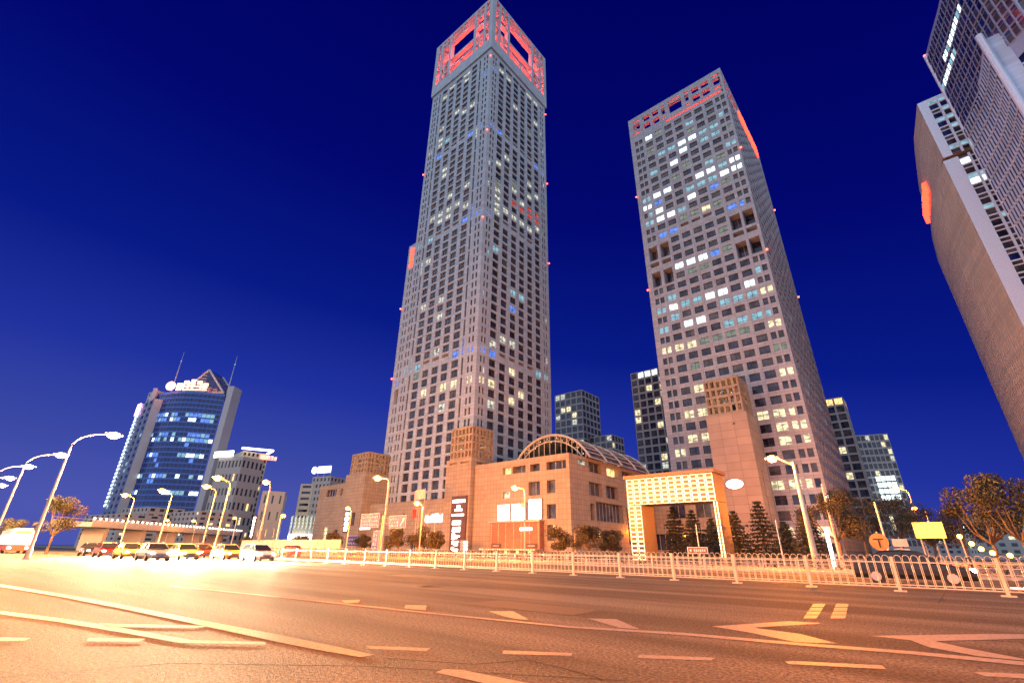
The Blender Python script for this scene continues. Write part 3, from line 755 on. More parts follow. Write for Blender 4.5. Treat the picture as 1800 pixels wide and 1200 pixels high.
BRK = stone('orange_brick', (.42, .17, .09), .7, .28, .03, .6, .2)
t = thing('brick_shopfront', 'orange brick shop front with strings of small lights under the white screens', 'shop front', (-75, 89.4, 0))
g = MB(); g.box(-82.4, -67.4, 89.2, 90.7, 0, 7.35, BRK); g.build('brick_wall', t)
g = MB(); g.box(-83, -67.2, 88.9, 90.7, 7.36, 7.62, METAL); g.build('ledge', t)
for x in (-82.0, -79.7, -77.4, -75.0, -72.7, -70.3, -67.8):
    g = MB()
    for k in range(14): g.box(x-.035, x+.035, 89.12, 89.2, 1.9+k*.38, 2.05+k*.38, L_O)
    g.build('light_string', t)
g = MB(); g.box(-73.0, -69.6, 89.05, 89.19, 5.5, 6.1, WHITE_GLOW); g.build('name_sign', t)
for x in (-80.2, -69.6):
    g = MB(); g.box(x-1.5, x+1.5, 89.0, 89.19, 1.85, 2.75, mat('brown_board', (.12, .05, .03), .6))
    for k in range(5): g.box(x-1.0+k*.4, x-.75+k*.4, 88.96, 89.0, 2.1, 2.45, METAL)
    g.build('board', t)
g = MB(); g.box(-83.5, -66.5, 86.5, 89.1, 1.45, 1.62, METAL)
for k in range(24): g.box(-83.1+k*.69, -82.75+k*.69, 86.4, 86.5, 1.35, 1.62, L_O)
g.build('canopy', t)
for k in range(5):
    g = MB(); g.ball((-82+k*3.4, 86.8, 1.0), .42, .3, .26, L_O); g.build('canopy_lamp', t)
light(-75, 86, 1.6, 500, (1, .6, .25), 1, t)
t = thing('sign_pylon', 'small white pylon with four lit white bars beside the stone block', 'sign', (-88, 86, 0))
g = MB(); g.box(-89.2, -86.6, 86, 86.3, 0, 3.4, METAL); g.build('board', t)
for k in range(4):
    g = MB(); g.box(-87.9, -86.7, 85.9, 86, .6+k*.72, .95+k*.72, WHITE_GLOW); g.build('lit_bar', t)

# block before the shorter tower, with ellipse sign
b = Bld('stone_block', 'tall blank stone block carrying a lattice box and a white oval sign', 'building', (-36, 132, 0))
BIGST = stone('large_stone_panels', (.46, .35, .26), 3.6, 2.1, .06, .6)
b.face((-30.6, 132), (-1, 0), (0, -1), 10.6, 0, 36, [(3.2, 3.9, 32.8, 33.3, .5, None)], BIGST)
b.face((-30.6, 132), (0, 1), (1, 0), 10.2, 0, 36, [(3.5, 4.8, 3, 21, .7, 'd', 'S')], BIGST)
b.face((-41.2, 132), (0, 1), (-1, 0), 10.2, 0, 36, [], BIGST)
b.wall.face([(-41.2, 132, 36), (-30.6, 132, 36), (-30.6, 142.2, 36), (-41.2, 142.2, 36)], ROOFM)
b.finish(); lantern(b.t, -40.6, -31.2, 132.5, 141.8, 36, 46.5, 1)
t = thing('oval_sign', 'white glowing oval sign high on the blank stone block', 'sign', (-36.6, 131.8, 16.5))
g = MB(); n = 28; E_ = lambda k, s=1.0, y=131.6: (-36.6+2.1*s*math.cos(2*PI*k/n), y, 17.6+1.15*s*math.sin(2*PI*k/n))
g.face([E_(k) for k in range(n)], WHITE_GLOW)
for k in range(n): g.face([E_(k), E_(k+1), E_(k+1, 1.0, 132), E_(k, 1.0, 132)], METAL)
g.build('panel', t)
# low wings beside it
b = Bld('low_building', 'low orange stone wing left of the blank stone block, behind the glowing gateway', 'building', (-52, 134, 0))
b.face((-41.3, 134), (-1, 0), (0, -1), 24, 0, 21, [(3, 7, 10, 14, .6, 'n', 'C'), (10, 14, 10, 14, .6, 'd', 'C'), (2, 20, 2, 6, .8, 'd', 'C')], TILE)
b.face((-65.3, 134), (0, 1), (-1, 0), 11, 0, 21, [], TILE)
b.wall.face([(-65.3, 134, 21), (-41.3, 134, 21), (-41.3, 145.2, 21), (-65.3, 145.2, 21)], ROOFM); b.finish()
b = Bld('low_building', 'low long wing with a row of narrow windows right of the shorter tower', 'building', (-10, 150, 0))
b.face((-18.4, 150), (0, 1), (1, 0), 60, 0, 14.5, [(1.5+2.0*k, 2.7+2.0*k, 8.3, 12.2, .6, random.choice('ddn'), 'N') for k in range(28)]+[(1.5+2.0*k, 2.7+2.0*k, 2.3, 6.2, .6, random.choice('ddn'), 'N') for k in range(28)], TILE)
b.face((-18.4, 150), (-1, 0), (0, -1), .2, 0, 14.5, [], TILE)
b.finish()
t = thing('lit_banner', 'small white glowing square sign projecting from the shorter tower', 'sign', (-18, 138, 12.5))
g = MB(); g.box(-18.3, -18.0, 136, 141, 12.4, 14.6, WHITE_GLOW); g.build('panel', t)
g = MB(); g.box(-18.25, -18.05, 141, 145.4, 13.4, 13.6, METAL); g.build('bracket', t)

# glowing gateway
t = thing('lit_gateway', 'gateway of glowing white and amber squares with one wide beam and two legs', 'gateway', (-27.5, 66, 0))
PLATE = mat('gate_plate', (.26, .16, .08), .5); GLW = glow('gate_lattice_light', (1.0, .80, .42), 3.2)
def lattice(mb, x0, x1, z0, z1, nx, nz, y):
    px, pz = (x1-x0)/nx, (z1-z0)/nz
    for i in range(nx):
        for j in range(nz):
            a, b_ = x0+i*px, z0+j*pz
            mb.box(a+px*.17, a+px*.83, y-.12, y, b_+pz*.17, b_+pz*.83, PLATE)
            mb.box(a+px*.02, a+px*.98, y, y+.06, b_+pz*.04, b_+pz*.96, GLW, 'kbtlr')
def cage(mb, x0, x1, y0, y1, z0, z1, nx, nz, r=.035):
    for i in range(nx+1): mb.box(x0+(x1-x0)*i/nx-r, x0+(x1-x0)*i/nx+r, y0-.16, y0-.10, z0, z1, FRAME)
    for j in range(nz+1): mb.box(x0, x1, y0-.17, y0-.11, z0+(z1-z0)*j/nz-r, z0+(z1-z0)*j/nz+r, FRAME)
g = MB(); g.box(-33.6, -20.9, 66.07, 70, 7.55, 11.15, PLATE); g.box(-33.9, -20.6, 65.6, 70.4, 11.16, 11.6, mat('gate_roof', (.25, .14, .09), .6)); cage(g, -33.6, -20.9, 66, 70, 7.5, 11.1, 12, 6); g.build('beam', t)
g = MB(); lattice(g, -33.6, -20.9, 7.5, 11.1, 12, 6, 66); g.build('light_grid', t)['kind'] = 'stuff'
g = MB(); g.box(-33.6, -31.5, 66.07, 70, 0, 7.5, PLATE); cage(g, -33.6, -31.5, 66, 70, 0, 7.5, 2, 12); g.build('leg', t)
g = MB(); lattice(g, -33.6, -31.5, .3, 7.4, 2, 12, 66); g.build('light_grid', t)['kind'] = 'stuff'
g = MB(); g.box(-21.3, -20.95, 66.2, 70, 0, 7.5, PLATE); g.build('leg', t)
for xx in (-21.32, -20.95):
    g = MB()
    for k in range(16): g.box(xx-.05, xx+.05, 66.0, 66.12, .8+k*.42, 1.12+k*.42, GLW)
    g.build('light_strip', t)
g = MB()
for j in range(22):
    for i in range(5):
        if (i*7+j*3) % 4: g.box(-33.72, -33.62, 66.3+i*.75, 66.5+i*.75, .5+j*.5, .62+j*.5, L_O)
g.build('side_lights', t)['kind'] = 'stuff'
light(-27, 63.5, 8, 300, (1, .72, .36), 1.5, t)

# ================================================================== THE TOWERS ON THE RIGHT
random.seed(21)
def arc_face(B, poly, z0, z1, fn, wm):
    """facade along an open polyline; fn(length, index) gives the openings"""
    for i in range(len(poly)-1):
        a, b_ = Vector(poly[i]), Vector(poly[i+1]); d = (b_-a); L = d.length; d /= L
        B.face(a, d, (d.y*fn[1], -d.x*fn[1]), L, z0, z1, fn[0](L, i), wm)
B1 = Bld('office_tower', 'beige ribbed office tower with curved side wall and red sign at the right edge', 'office tower', (35, 180, 0))
up = [(29.4, 158.7), (28.7, 167), (28.0, 175), (28.0, 183.2), (28.2, 195), (28.5, 207.5), (30.2, 221.5), (32.3, 239.7)]
lo = [(28.9, 158.0), (27.4, 167), (25.9, 178), (25.4, 188.6), (25.8, 203), (27.2, 222), (29.6, 239.7)]
def ribs(p, w_, d, zz0, zz1, lit=.03):
    def f(L, i):
        o = []; n = max(1, int(L/p)); q = L/n
        segs = 7
        for k in range(n):
            for s_ in range(segs):
                a, c = zz0+(zz1-zz0)*s_/segs, zz0+(zz1-zz0)*(s_+1)/segs-.25
                o.append((k*q+q*.5-w_/2, k*q+q*.5+w_/2, a+.2, c, d, 'c' if random.random() < lit else random.choice('dn'), 'N'))
        return o
    return f
RIBST = stone('ribbed_beige_cladding', (.68, .60, .48), 40, 1.5, .05, .75)
arc_face(B1, up, 108, 130, (ribs(1.55, .42, .5, 109, 126, 0), -1), RIBST)
arc_face(B1, lo, 0, 106, (ribs(1.55, .42, .5, 2, 103.5), -1), RIBST)
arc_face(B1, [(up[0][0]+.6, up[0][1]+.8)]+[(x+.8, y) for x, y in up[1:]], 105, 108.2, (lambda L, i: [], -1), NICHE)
w_ = B1.wall
w_.face([(x, y, 106) for x, y in lo]+[(50, 239.7, 106), (50, 158.0, 106)], ROOFM)
w_.face([(x, y, 108) for x, y in up]+[(50, 239.7, 108), (50, 158.7, 108)], RIBST)
w_.face([(x, y, 130) for x, y in up]+[(50, 239.7, 130), (50, 158.7, 130)], ROOFM)
# front: corner pier, two window columns with pale spandrels
def front(zz0, zz1, W, off):
    o = []; z = zz0+1
    while z < zz1-3.2:
        for a in (2.9, 5.4, 8.2, 11):
            kd = 'W' if (z < 104 and z > 88 and random.random() < .42) else random.choice('ddnB')
            o.append((a+off, a+1.95+off, z, z+1.9, .35, kd, 'N'))
            o.append((a+off, a+1.95+off, z+2.15, z+3.2, .2, 'c' if z > 80 and random.random() < .35 else 'n', 'N'))
        z += 3.6
    return o
B1.face((29.4, 158.7), (1, 0), (0, -1), 22, 108, 130, front(106.5, 129, 22, -.8), FIN)
B1.face((28.9, 158.0), (1, 0), (0, -1), 22, 0, 106, front(1, 106, 22, .3), FIN)
B1.finish()
g = MB()
for k in range(5): glyph(g, 27.9, 186+k*5.0, 116, 4.0, 4.6, RED_GLOW, 90+k, 1.0, (0, 1), (-1, 0))
g.build('sign_letters', B1.t)

A1 = Bld('glass_tower', 'dark gridded glass tower with a finned lower skin, rising beyond the upper right corner', 'office tower', (45, 130, 0))
upA = [(33.9, 148.9), (35.2, 142), (36.5, 136), (37.4, 131), (38.3, 126), (39.8, 121), (42.5, 117), (47, 114.5), (60, 113)]
loA = [(33.6, 149.0), (35.1, 142.1), (36.2, 136.8), (36.7, 131), (36.8, 126), (36.8, 121.3)]
def grid(L, i):
    o = []; n = max(1, round(L/1.75)); q = L/n; z = 104
    while z < 136:
        for k in range(n):
            hot = (i < 2 and 119 < z < 123) or (i in (1, 2, 3) and (125 < z < 129))
            kd = 'W' if hot and random.random() < .7 else ('c' if hot else ('r' if i in (1, 2) and 112 < z < 119 and random.random() < .18 else random.choice('dddB')))
            o.append((k*q+.22, (k+1)*q-.22, z+.25, z+2.2, .3, kd, 'N')); o.append((k*q+.22, (k+1)*q-.22, z+2.45, z+3.3, .25, random.choice('dB'), 'N'))
        z += 3.6
    return o
GRIDM = mat('steel_grid', (.38, .45, .60), .4, .3)
FINM = stone('blue_grey_fins', (.56, .70, .90), 40, 1.2, .04, .8)
arc_face(A1, upA, 100, 138, (grid, -1), GRIDM)
def fins(L, i):
    o = []; n = max(1, round(L/1.35)); q = L/n
    for k in range(n):
        for s_ in range(29):
            z = 3+s_*3.6
            kd = 'c' if (random.random() < .025) else random.choice('ddB')
            o.append((k*q+q*.56, k*q+q*.92, z, z+2.9, .45, kd, 'N'))
    return o
arc_face(A1, loA, 0, 109, (fins, -1), FINM)
A1.face((36.8, 121.3), (1, 0), (0, -1), 26, 0, 109, [(3.0, 14, 6+s_*3.7, 9.2+s_*3.7, .3, random.choice('dddB'), 'C') for s_ in range(27)], FINM)
A1.wall.face([(x, y, 109) for x, y in loA]+[(62.8, 121.3, 109), (62.8, 149, 109)], ROOFM)
A1.wall.face([(x, y, 138) for x, y in upA]+[(60, 149, 138)], ROOFM)
A1.finish()
g = MB(); g.tube([(36.5, 121.0, 0), (36.5, 121.0, 110.5)], .7, FIN, 10); g.build('corner_column', A1.t)
g = MB()
for x, y, zz in ((33.8, 149.1, 138),): g.tube([(x, y, 0), (x, y, zz)], .55, FIN, 8)
g.build('corner_column', A1.t)

# ================================================================== BUILDINGS FURTHER OFF
def far_block(name, label, cat, pL, pR, z, D, nx, nz, z0, wm, st, probs, hfrac=.62, vfrac=.6, side='R', sidecol=None, group=None, depth=.3, top=None):
    P0, P1 = Vector(pL), Vector(pR); d = P1-P0; W = d.length; d /= W; n = Vector((d.y, -d.x))
    B = Bld(name, label, cat, ((P0.x+P1.x)/2, (P0.y+P1.y)/2, 0), group)
    keys, ws = zip(*probs)
    def mk(W, nx):
        o = []; px, pz = W/nx, (z-z0)/nz
        for j in range(nz):
            for i in range(nx):
                k = random.choices(keys, ws)[0]
                if top and j == nz-1 and k_top(i, nx): k = top
                o.append((i*px+px*(1-hfrac)/2, (i+1)*px-px*(1-hfrac)/2, z0+j*pz+pz*(1-vfrac)/2, z0+(j+1)*pz-pz*(1-vfrac)/2, depth, k, st))
        return o
    k_top = lambda i, nx: i >= 1
    B.face(P0, d, n, W, 0, z, mk(W, nx), wm)
    b0, b1 = P0-n*D, P1-n*D
    ns = max(1, round(nx*D/W))
    B.face(P1, -n, d, D, 0, z, mk(D, ns) if side in 'RB' else [], sidecol or wm)
    B.face(b0, n, -d, D, 0, z, mk(D, ns) if side in 'LB' else [], sidecol or wm)
    B.face(b0, d, -n, W, 0, z, [], wm)
    B.wall.face([(*P0, z-.2), (*P1, z-.2), (*b1, z-.2), (*b0, z-.2)], ROOFM)
    return B, P0, P1, d, n
APT = mat('apartment_frame', (.34, .32, .31), .7)
PB = (('d', 8), ('n', 5), ('y', .8), ('w', .8))
def xy(px, py, z): v = gp(px, py, z); return (v.x, v.y)
B, *_ = far_block('apartment_tower', 'grid fronted apartment tower with three blue white lit windows on top, between the two towers', 'building', (-105.7, 223.3), (-90.2, 223.3), 90, 14, 4, 21, 6, APT, 'B', PB+(('y', 1.2),), .78, .74, top='W', group='gridded apartment towers behind'); B.finish()
B, *_ = far_block('apartment_tower', 'grid fronted apartment tower behind the glass arch, right of the tallest tower', 'building', (-160.7, 229.7), (-141, 229.7), 90, 20, 5, 20, 6, APT, 'B', PB, .78, .72, group='gridded apartment towers behind'); B.finish()
B, *_ = far_block('apartment_block', 'low end of an apartment block just right of the glass arch', 'building', (-141, 235), (-126, 235), 62, 14, 4, 14, 6, APT, 'B', PB, .78, .7, group='gridded apartment towers behind'); B.finish()
B, *_ = far_block('apartment_tower', 'grid fronted apartment tower with amber top windows right of the shorter tower', 'building', (-34.0, 301), (-20.6, 301), 80, 14, 3, 17, 6, APT, 'B', (('d', 5), ('n', 6), ('y', .5)), .8, .76, top='o', group='gridded apartment towers behind'); B.finish()
B, *_ = far_block('apartment_block', 'broad grid fronted apartment block with bright white lower windows near the right edge', 'building', (-26.5, 365), (-8.0, 371), 71, 20, 8, 15, 6, APT, 'B', (('d', 7), ('n', 5), ('y', .6), ('w', .5)), .78, .72, group='gridded apartment towers behind')
B.finish()
g = MB()
for i in range(4):
    for j in range(4): g.box(-20+i*2.4, -18+i*2.4, 364, 364.3, 31.5+j*3.6, 34.2+j*3.6, L_W)
g.build('lit_office_bay', B.t)

# blue glass tower with pediment and masts, far left
PL, PR = Vector((-425.0, 82.2)), Vector((-378.3, 120.4))
B = Bld('glass_tower', 'blue curved glass tower with a lit red sign, triangle roof and two masts', 'office tower', (-400, 100, 0))
mid = (PL+PR)/2; d = (PR-PL).normalized(); n = Vector((d.y, -d.x)); W = (PR-PL).length
pts = []
for i in range(11):
    u = i/10; pts.append(PL+d*W*(.04+.86*u)+n*(7.5*math.sin(PI*u)))
random.seed(3)
for i in range(10):
    a, b_ = pts[i], pts[i+1]; L = (b_-a).length; dd = (b_-a)/L; ops = []
    for j in range(28):
        z = 4+j*3.6
        rowhot = j in (8, 11, 15, 18, 19, 22, 23)
        for k in range(2):
            r = random.random()
            kd = ('b' if r < .3 else 'c' if r < .75 else 'W') if rowhot and random.random() < .55 else ('b' if r < .03 else 'B')
            ops.append((L*k/2+.15, L*(k+1)/2-.15, z+.3, z+2.9, .2, kd, 'N'))
    B.face(a, dd, (dd.y, -dd.x), L, 0, 106, ops, mat('blue_spandrel', (.06, .13, .42), .4, .3))
FLK = mat('flank_panels', (.42, .42, .44), .6)
w_ = B.wall
q0, q1 = PR-d*4.2, PR
for a, b_ in ((q0+n*1.5, q1+n*1.5), (q1+n*1.5, q1-n*9), (q0+n*1.5, q0-n*9)):
    w_.face([(a.x, a.y, 0), (b_.x, b_.y, 0), (b_.x, b_.y, 112), (a.x, a.y, 112)], FLK)
q0b, q1b = PL-d*1, PL+d*2.2
for a, b_ in ((q0b+n*1.5, q1b+n*1.5), (q0b+n*1.5, q0b-n*26)):
    w_.face([(a.x, a.y, 0), (b_.x, b_.y, 0), (b_.x, b_.y, 110), (a.x, a.y, 110)], FLK)
w_.face([(*p, 106) for p in pts]+[(*(PR-n*9), 106), (*(PL-n*9), 106)], ROOFM)
B.finish()
g = MB(); A_, C_ = PL+d*17, PL+d*50; mz = 112; apx = (A_+C_)/2
for off in (0, 18):
    o3 = lambda p, z: (p.x-n.x*(4+off), p.y-n.y*(4+off), z)
    g.tube([o3(A_, mz-4), o3(apx, mz+15)], .8, FLK, 5); g.tube([o3(C_, mz-4), o3(apx, mz+15)], .8, FLK, 5); g.tube([o3(A_, mz-4), o3(C_, mz-4)], .8, FLK, 5)
for k in range(1, 8):
    u = k/8; p = A_+(apx-A_)*u; r_ = C_+(apx-C_)*u; zz = mz-4+19*u
    g.tube([(p.x-n.x*4, p.y-n.y*4, zz), (p.x-n.x*22, p.y-n.y*22, zz)], .3, FLK, 4); g.tube([(r_.x-n.x*4, r_.y-n.y*4, zz), (r_.x-n.x*22, r_.y-n.y*22, zz)], .3, FLK, 4)
    g.tube([(p.x-n.x*4, p.y-n.y*4, zz), (apx.x-n.x*4, apx.y-n.y*4, zz)], .25, FLK, 4)
g.build('roof_frame', B.t)
g = MB()
for off in (0, 18): g.face([o3(A_, mz-3.6), o3(C_, mz-3.6), o3(apx, mz+14.4)], G_B)
q_ = [(A_.x-n.x*4, A_.y-n.y*4, mz-4), (apx.x-n.x*4, apx.y-n.y*4, mz+15), (apx.x-n.x*22, apx.y-n.y*22, mz+15), (A_.x-n.x*22, A_.y-n.y*22, mz-4)]; g.face(q_, G_B)
q_ = [(C_.x-n.x*4, C_.y-n.y*4, mz-4), (apx.x-n.x*4, apx.y-n.y*4, mz+15), (apx.x-n.x*22, apx.y-n.y*22, mz+15), (C_.x-n.x*22, C_.y-n.y*22, mz-4)]; g.face(q_, G_B)
g.build('roof_glass', B.t)
for u, hh in ((9, 36), (52.5, 33)):
    g = MB(); p = PL+d*u-n*4; g.tube([(p.x, p.y, 106), (p.x, p.y, 106+hh*.6), (p.x, p.y, 106+hh)], [.5, .28, .1], FLK, 6)
    g.ball((p.x, p.y, 106+hh*.78), .5, .5, .5, L_C); g.build('antenna_mast', B.t)
g = MB(); c0 = PL+d*13+n*3
g.tube([(c0.x, c0.y, 111.2), (c0.x+n.x*.8, c0.y+n.y*.8, 111.2)], 3.4, glow('coral_neon', (1.0, .32, .22), 5), 18); g.build('round_sign', B.t)
g = MB(); AMB = glow('amber_neon', (1.0, .50, .22), 5)
for k in range(5): 
    p = PL+d*(19+k*4.9)+n*(5.0); hh = (5.5, 7.5, 8.5, 7.5, 5.5)[k]
    glyph(g, p.x, p.y, 107.2, 4.3, hh, AMB, 130+k, .6, (d.x, d.y), (n.x, n.y))
g.build('sign_letters', B.t)
light(c0.x+n.x*6, c0.y+n.y*6, 111, 9000, (1, .2, .12), 2, B.t)

# white slab with light bars left of it
P0, P1 = Vector(xy(247, 712, 100)), Vector(xy(272, 700, 100))
B, a, b_, d, n = far_block('office_slab', 'narrow slab building edged by a ladder of white light bars, beside the blue tower', 'building', P0, P1, 100, 20, 3, 20, 4, mat('slab_blue', (.16, .18, .28), .5), 'N', (('B', 6), ('c', .6)), .5, .5, side='N', sidecol=FLK)
B.finish()
for k in range(24):
    g = MB(); z = 26+k*2.75; p = a-d*1.6+n*.6; q = p+d*6.2
    g.face([(p.x, p.y, z), (q.x, q.y, z+.5), (q.x, q.y, z+2.0), (p.x, p.y, z+1.5)], L_W)
    g.face([(p.x-n.x*.6, p.y-n.y*.6, z), (p.x, p.y, z), (p.x, p.y, z+1.5), (p.x-n.x*.6, p.y-n.y*.6, z+1.5)], L_W); g.build('light_bar', B.t)
g = MB(); p = a-d*1.8+n*.8; PINK = glow('pinkish_sign', (1.0, .55, .85), 4)
g.obox((p.x+d.x*3, p.y+d.y*3), (d.x, d.y), 6.5, 1, 91.5, 100.5, PINK); g.build('roof_sign', B.t)
P0, P1 = Vector(xy(262, 690, 112)), Vector(xy(277, 686, 112))
B, *_ = far_block('office_slab', 'dim grey tower peeping out behind the left side of the blue tower', 'building', P0, P1, 112, 16, 3, 24, 4, BG1, 'N', (('n', 6), ('d', 3), ('c', .2)), .5, .5, side='N'); B.finish()

# hotel with bright eaves
HB = mat('cream_render', (.55, .47, .36), .7)
P0, P1 = Vector(xy(428, 792, 60)), Vector(xy(472, 798, 60))
B, a, b_, d, n = far_block('hotel', 'cream gridded hotel slab with a glowing white roof edge and red roof sign', 'building', P0, P1, 60, 34, 6, 16, 4, HB, 'N', (('n', 6), ('d', 4), ('y', 1.6)), .52, .6, side='R'); B.finish()
g = MB(); e0, e1, e2 = a-d*1.5+n*1.2, b_+d*2+n*1.2, b_+d*4-n*36
g.tube([(e0.x, e0.y, 61.5), (e1.x, e1.y, 62.5), (e2.x, e2.y, 60.5)], .75, glow('roof_edge_light', (1, .86, .70), 6), 6); g.build('roof_edge_light', B.t)
g = MB()
for k in range(5): p = a+d*(11+k*2.2)+n*.4; glyph(g, p.x, p.y, 56.2, 2.0, 2.8, glow('coral_letters', (1, .3, .2), 4) if 'coral_letters' not in MATS else MATS['coral_letters'], 150+k, .3, (d.x, d.y), (n.x, n.y))
g.build('sign_letters', B.t)
P0, P1 = Vector(xy(462, 862, 28)), Vector(xy(502, 864, 28))
B, *_ = far_block('low_building', 'plain beige block with one dark bay right of the cream hotel', 'building', P0, P1, 28, 18, 3, 3, 4, HB, 'N', (('d', 1), ('n', 2)), .22, .5, side='N'); B.finish()
# yellow stair-tower building and the one with white fins
P0, P1 = Vector(xy(529, 850, 36)), Vector(xy(552, 850, 36))
B, *_ = far_block('office_building', 'small yellowish building with five dark slots, above a base of white vertical fins', 'building', P0, P1, 36, 20, 1, 6, 16, BG2, 'N', (('d', 5), ('n', 2)), .66, .42, side='N')
a, b_, d, n = _[0], _[1], _[2], _[3]
B.finish()
g = MB()
for k in range(11): p = a+d*(k*2.3)+n*2.2; g.obox((p.x, p.y), (d.x, d.y), .5, 1.2, 4.5, 18, L_WW)
g.build('white_fin', B.t)
g = MB(); p = a+d*9+n*2.8; g.obox((p.x, p.y), (d.x, d.y), 18, .6, 4.8, 8.3, WHITE_GLOW); g.build('shop_sign', B.t)
P0, P1 = Vector(xy(550, 838, 40)), Vector(xy(582, 836, 40))
B, a, b_, d, n = far_block('office_building', 'dim brown building with a purple white sign on its roof', 'building', P0, P1, 40, 20, 5, 10, 4, CONC, 'N', (('d', 5), ('n', 4), ('y', .5)), .5, .5, side='R'); B.finish()
g = MB(); VI = glow('violet_sign', (.75, .62, 1.0), 4); p = a+d*1+n*.3
g.obox((p.x+d.x*7.5, p.y+d.y*7.5), (d.x, d.y), 10, .5, 42, 45.8, VI); g.tube([(p.x, p.y, 43.8), (p.x+n.x*.5, p.y+n.y*.5, 43.8)], 2.1, VI, 12)
for k in range(3): g.obox((p.x+d.x*(3+k*5), p.y+d.y*(3+k*5)), (d.x, d.y), .3, .3, 40, 42, METAL)
g.build('roof_sign', B.t)
# dim low blocks far down the avenue
for i, (pxa, pxb, py, z, lab) in enumerate(((150, 215, 905, 14, 'low dark building far down the avenue at the far left, beside the tree'), (215, 262, 893, 18, 'dark mid rise building below the ladder of light bars'),
        (300, 352, 900, 16, 'dark orange lit low building in front of the blue tower'), (385, 428, 805, 52, 'dim building with a white sign left of the cream hotel'), (582, 618, 862, 26, 'dark low building between the violet sign and the stone blocks'),
        (1600, 1690, 925, 22, 'dark low building with scattered lit windows right of the gateway'), (1690, 1840, 905, 30, 'dark building behind the trees at the far right'))):
    P0, P1 = Vector(xy(pxa, py, z)), Vector(xy(pxb, py-3, z))
    B, a, b_, d, n = far_block('distant_building', lab, 'building', P0, P1, z, 16, 7, 6, 3, CONC, 'N', (('d', 9), ('n', 3), ('y', .25), ('W', .12), ('o', .3)), .5, .5, side='R')
    B.finish(42)
    if i == 3:
        g = MB(); p = a+n*.6; g.obox((p.x+d.x*4, p.y+d.y*4), (d.x, d.y), 16, .5, 52.5, 56, WHITE_GLOW); g.build('roof_sign', B.t)
#NEXT
# ================================================================== STREET LAMPS
SOD = (1.0, .22, .008); PALE = (1.0, .50, .17)
def lamp(x, y, h, arm, style, power, label, px=None):
    """style 'hook': tall curved mast, pale light; 'bend': orange, short bent arm; 'post': orange on a thick tapered post"""
    t = thing('street_lamp', label, 'street lamp', (x, y, 0), 'lit street lamps along the avenue')
    ax, ay = arm; L = math.hypot(ax, ay); ux, uy = ax/L, ay/L
    col, lens = (PALE, PALELENS) if style == 'hook' else (SOD, SODIUM)
    g = MB()
    if style == 'hook':
        pth = [(x, y, .1), (x, y, h*.5), (x, y, h*.86)]
        for k in range(1, 8):
            a = k/7*PI/2; pth.append((x+ux*(L-.5)*(1-math.cos(a)), y+uy*(L-.5)*(1-math.cos(a)), h*.86+(h*.14)*math.sin(a)))
        g.tube(pth, [.14, .11, .09]+[.07]*7, GALV, 8)
        hw = .75
    elif style == 'bend':
        pth = [(x, y, .1), (x, y, h*.93), (x+ux*.25, y+uy*.25, h*.97), (x+ux*(L-.3), y+uy*(L-.3), h+.05)]
        g.tube(pth, [.11, .075, .06, .05], GALV, 8); hw = .62
    else:
        g.tube([(x, y, .1), (x, y, h*.95)], [.26, .13], GALV, 10); g.tube([(x, y, h*.92), (x+ux*(L-.3), y+uy*(L-.3), h+.1)], [.07, .05], GALV, 6); hw = .55
    g.build('pole', t)
    g = MB(); g.box(x-.22, x+.22, y-.22, y+.22, 0, .12, CONC); g.tube([(x, y, .12), (x, y, .9)], .19, GALV, 8); g.build('base', t)
    hx, hy = x+ax, y+ay
    g = MB(); g.obox((hx, hy), (ux, uy), hw*2, .42, h+.02, h+.16, METAL); g.obox((hx, hy), (ux, uy), hw*1.2, .28, h+.161, h+.24, METAL); hd = g.build('lamp_head', t)
    g = MB(); g.ball((hx, hy, h), hw*.72, hw*.72, .30, lens, 12, 8); g.build('lens', hd, True)
    light(hx, hy, h-.45, power, col, .35, t)
    return t
for i, (q, hx) in enumerate((((200, 765), 0), ((108, 800), 0), ((50, 820), 0), ((18, 840), 0), ((4, 853), 0))):
    p = gp(q[0], q[1], 11)
    lamp(p.x-.4, p.y-2.7, 11, (.4, 2.7), 'hook', 62000, ('nearest and tallest hooked street lamp at the left, with a pale white light', 'second hooked street lamp with pale light, just left of the nearest one', 'third hooked street lamp with pale light, counted from the nearest',
         'fourth hooked street lamp with pale light, near the left picture edge', 'farthest hooked street lamp, cut by the left picture edge')[i])
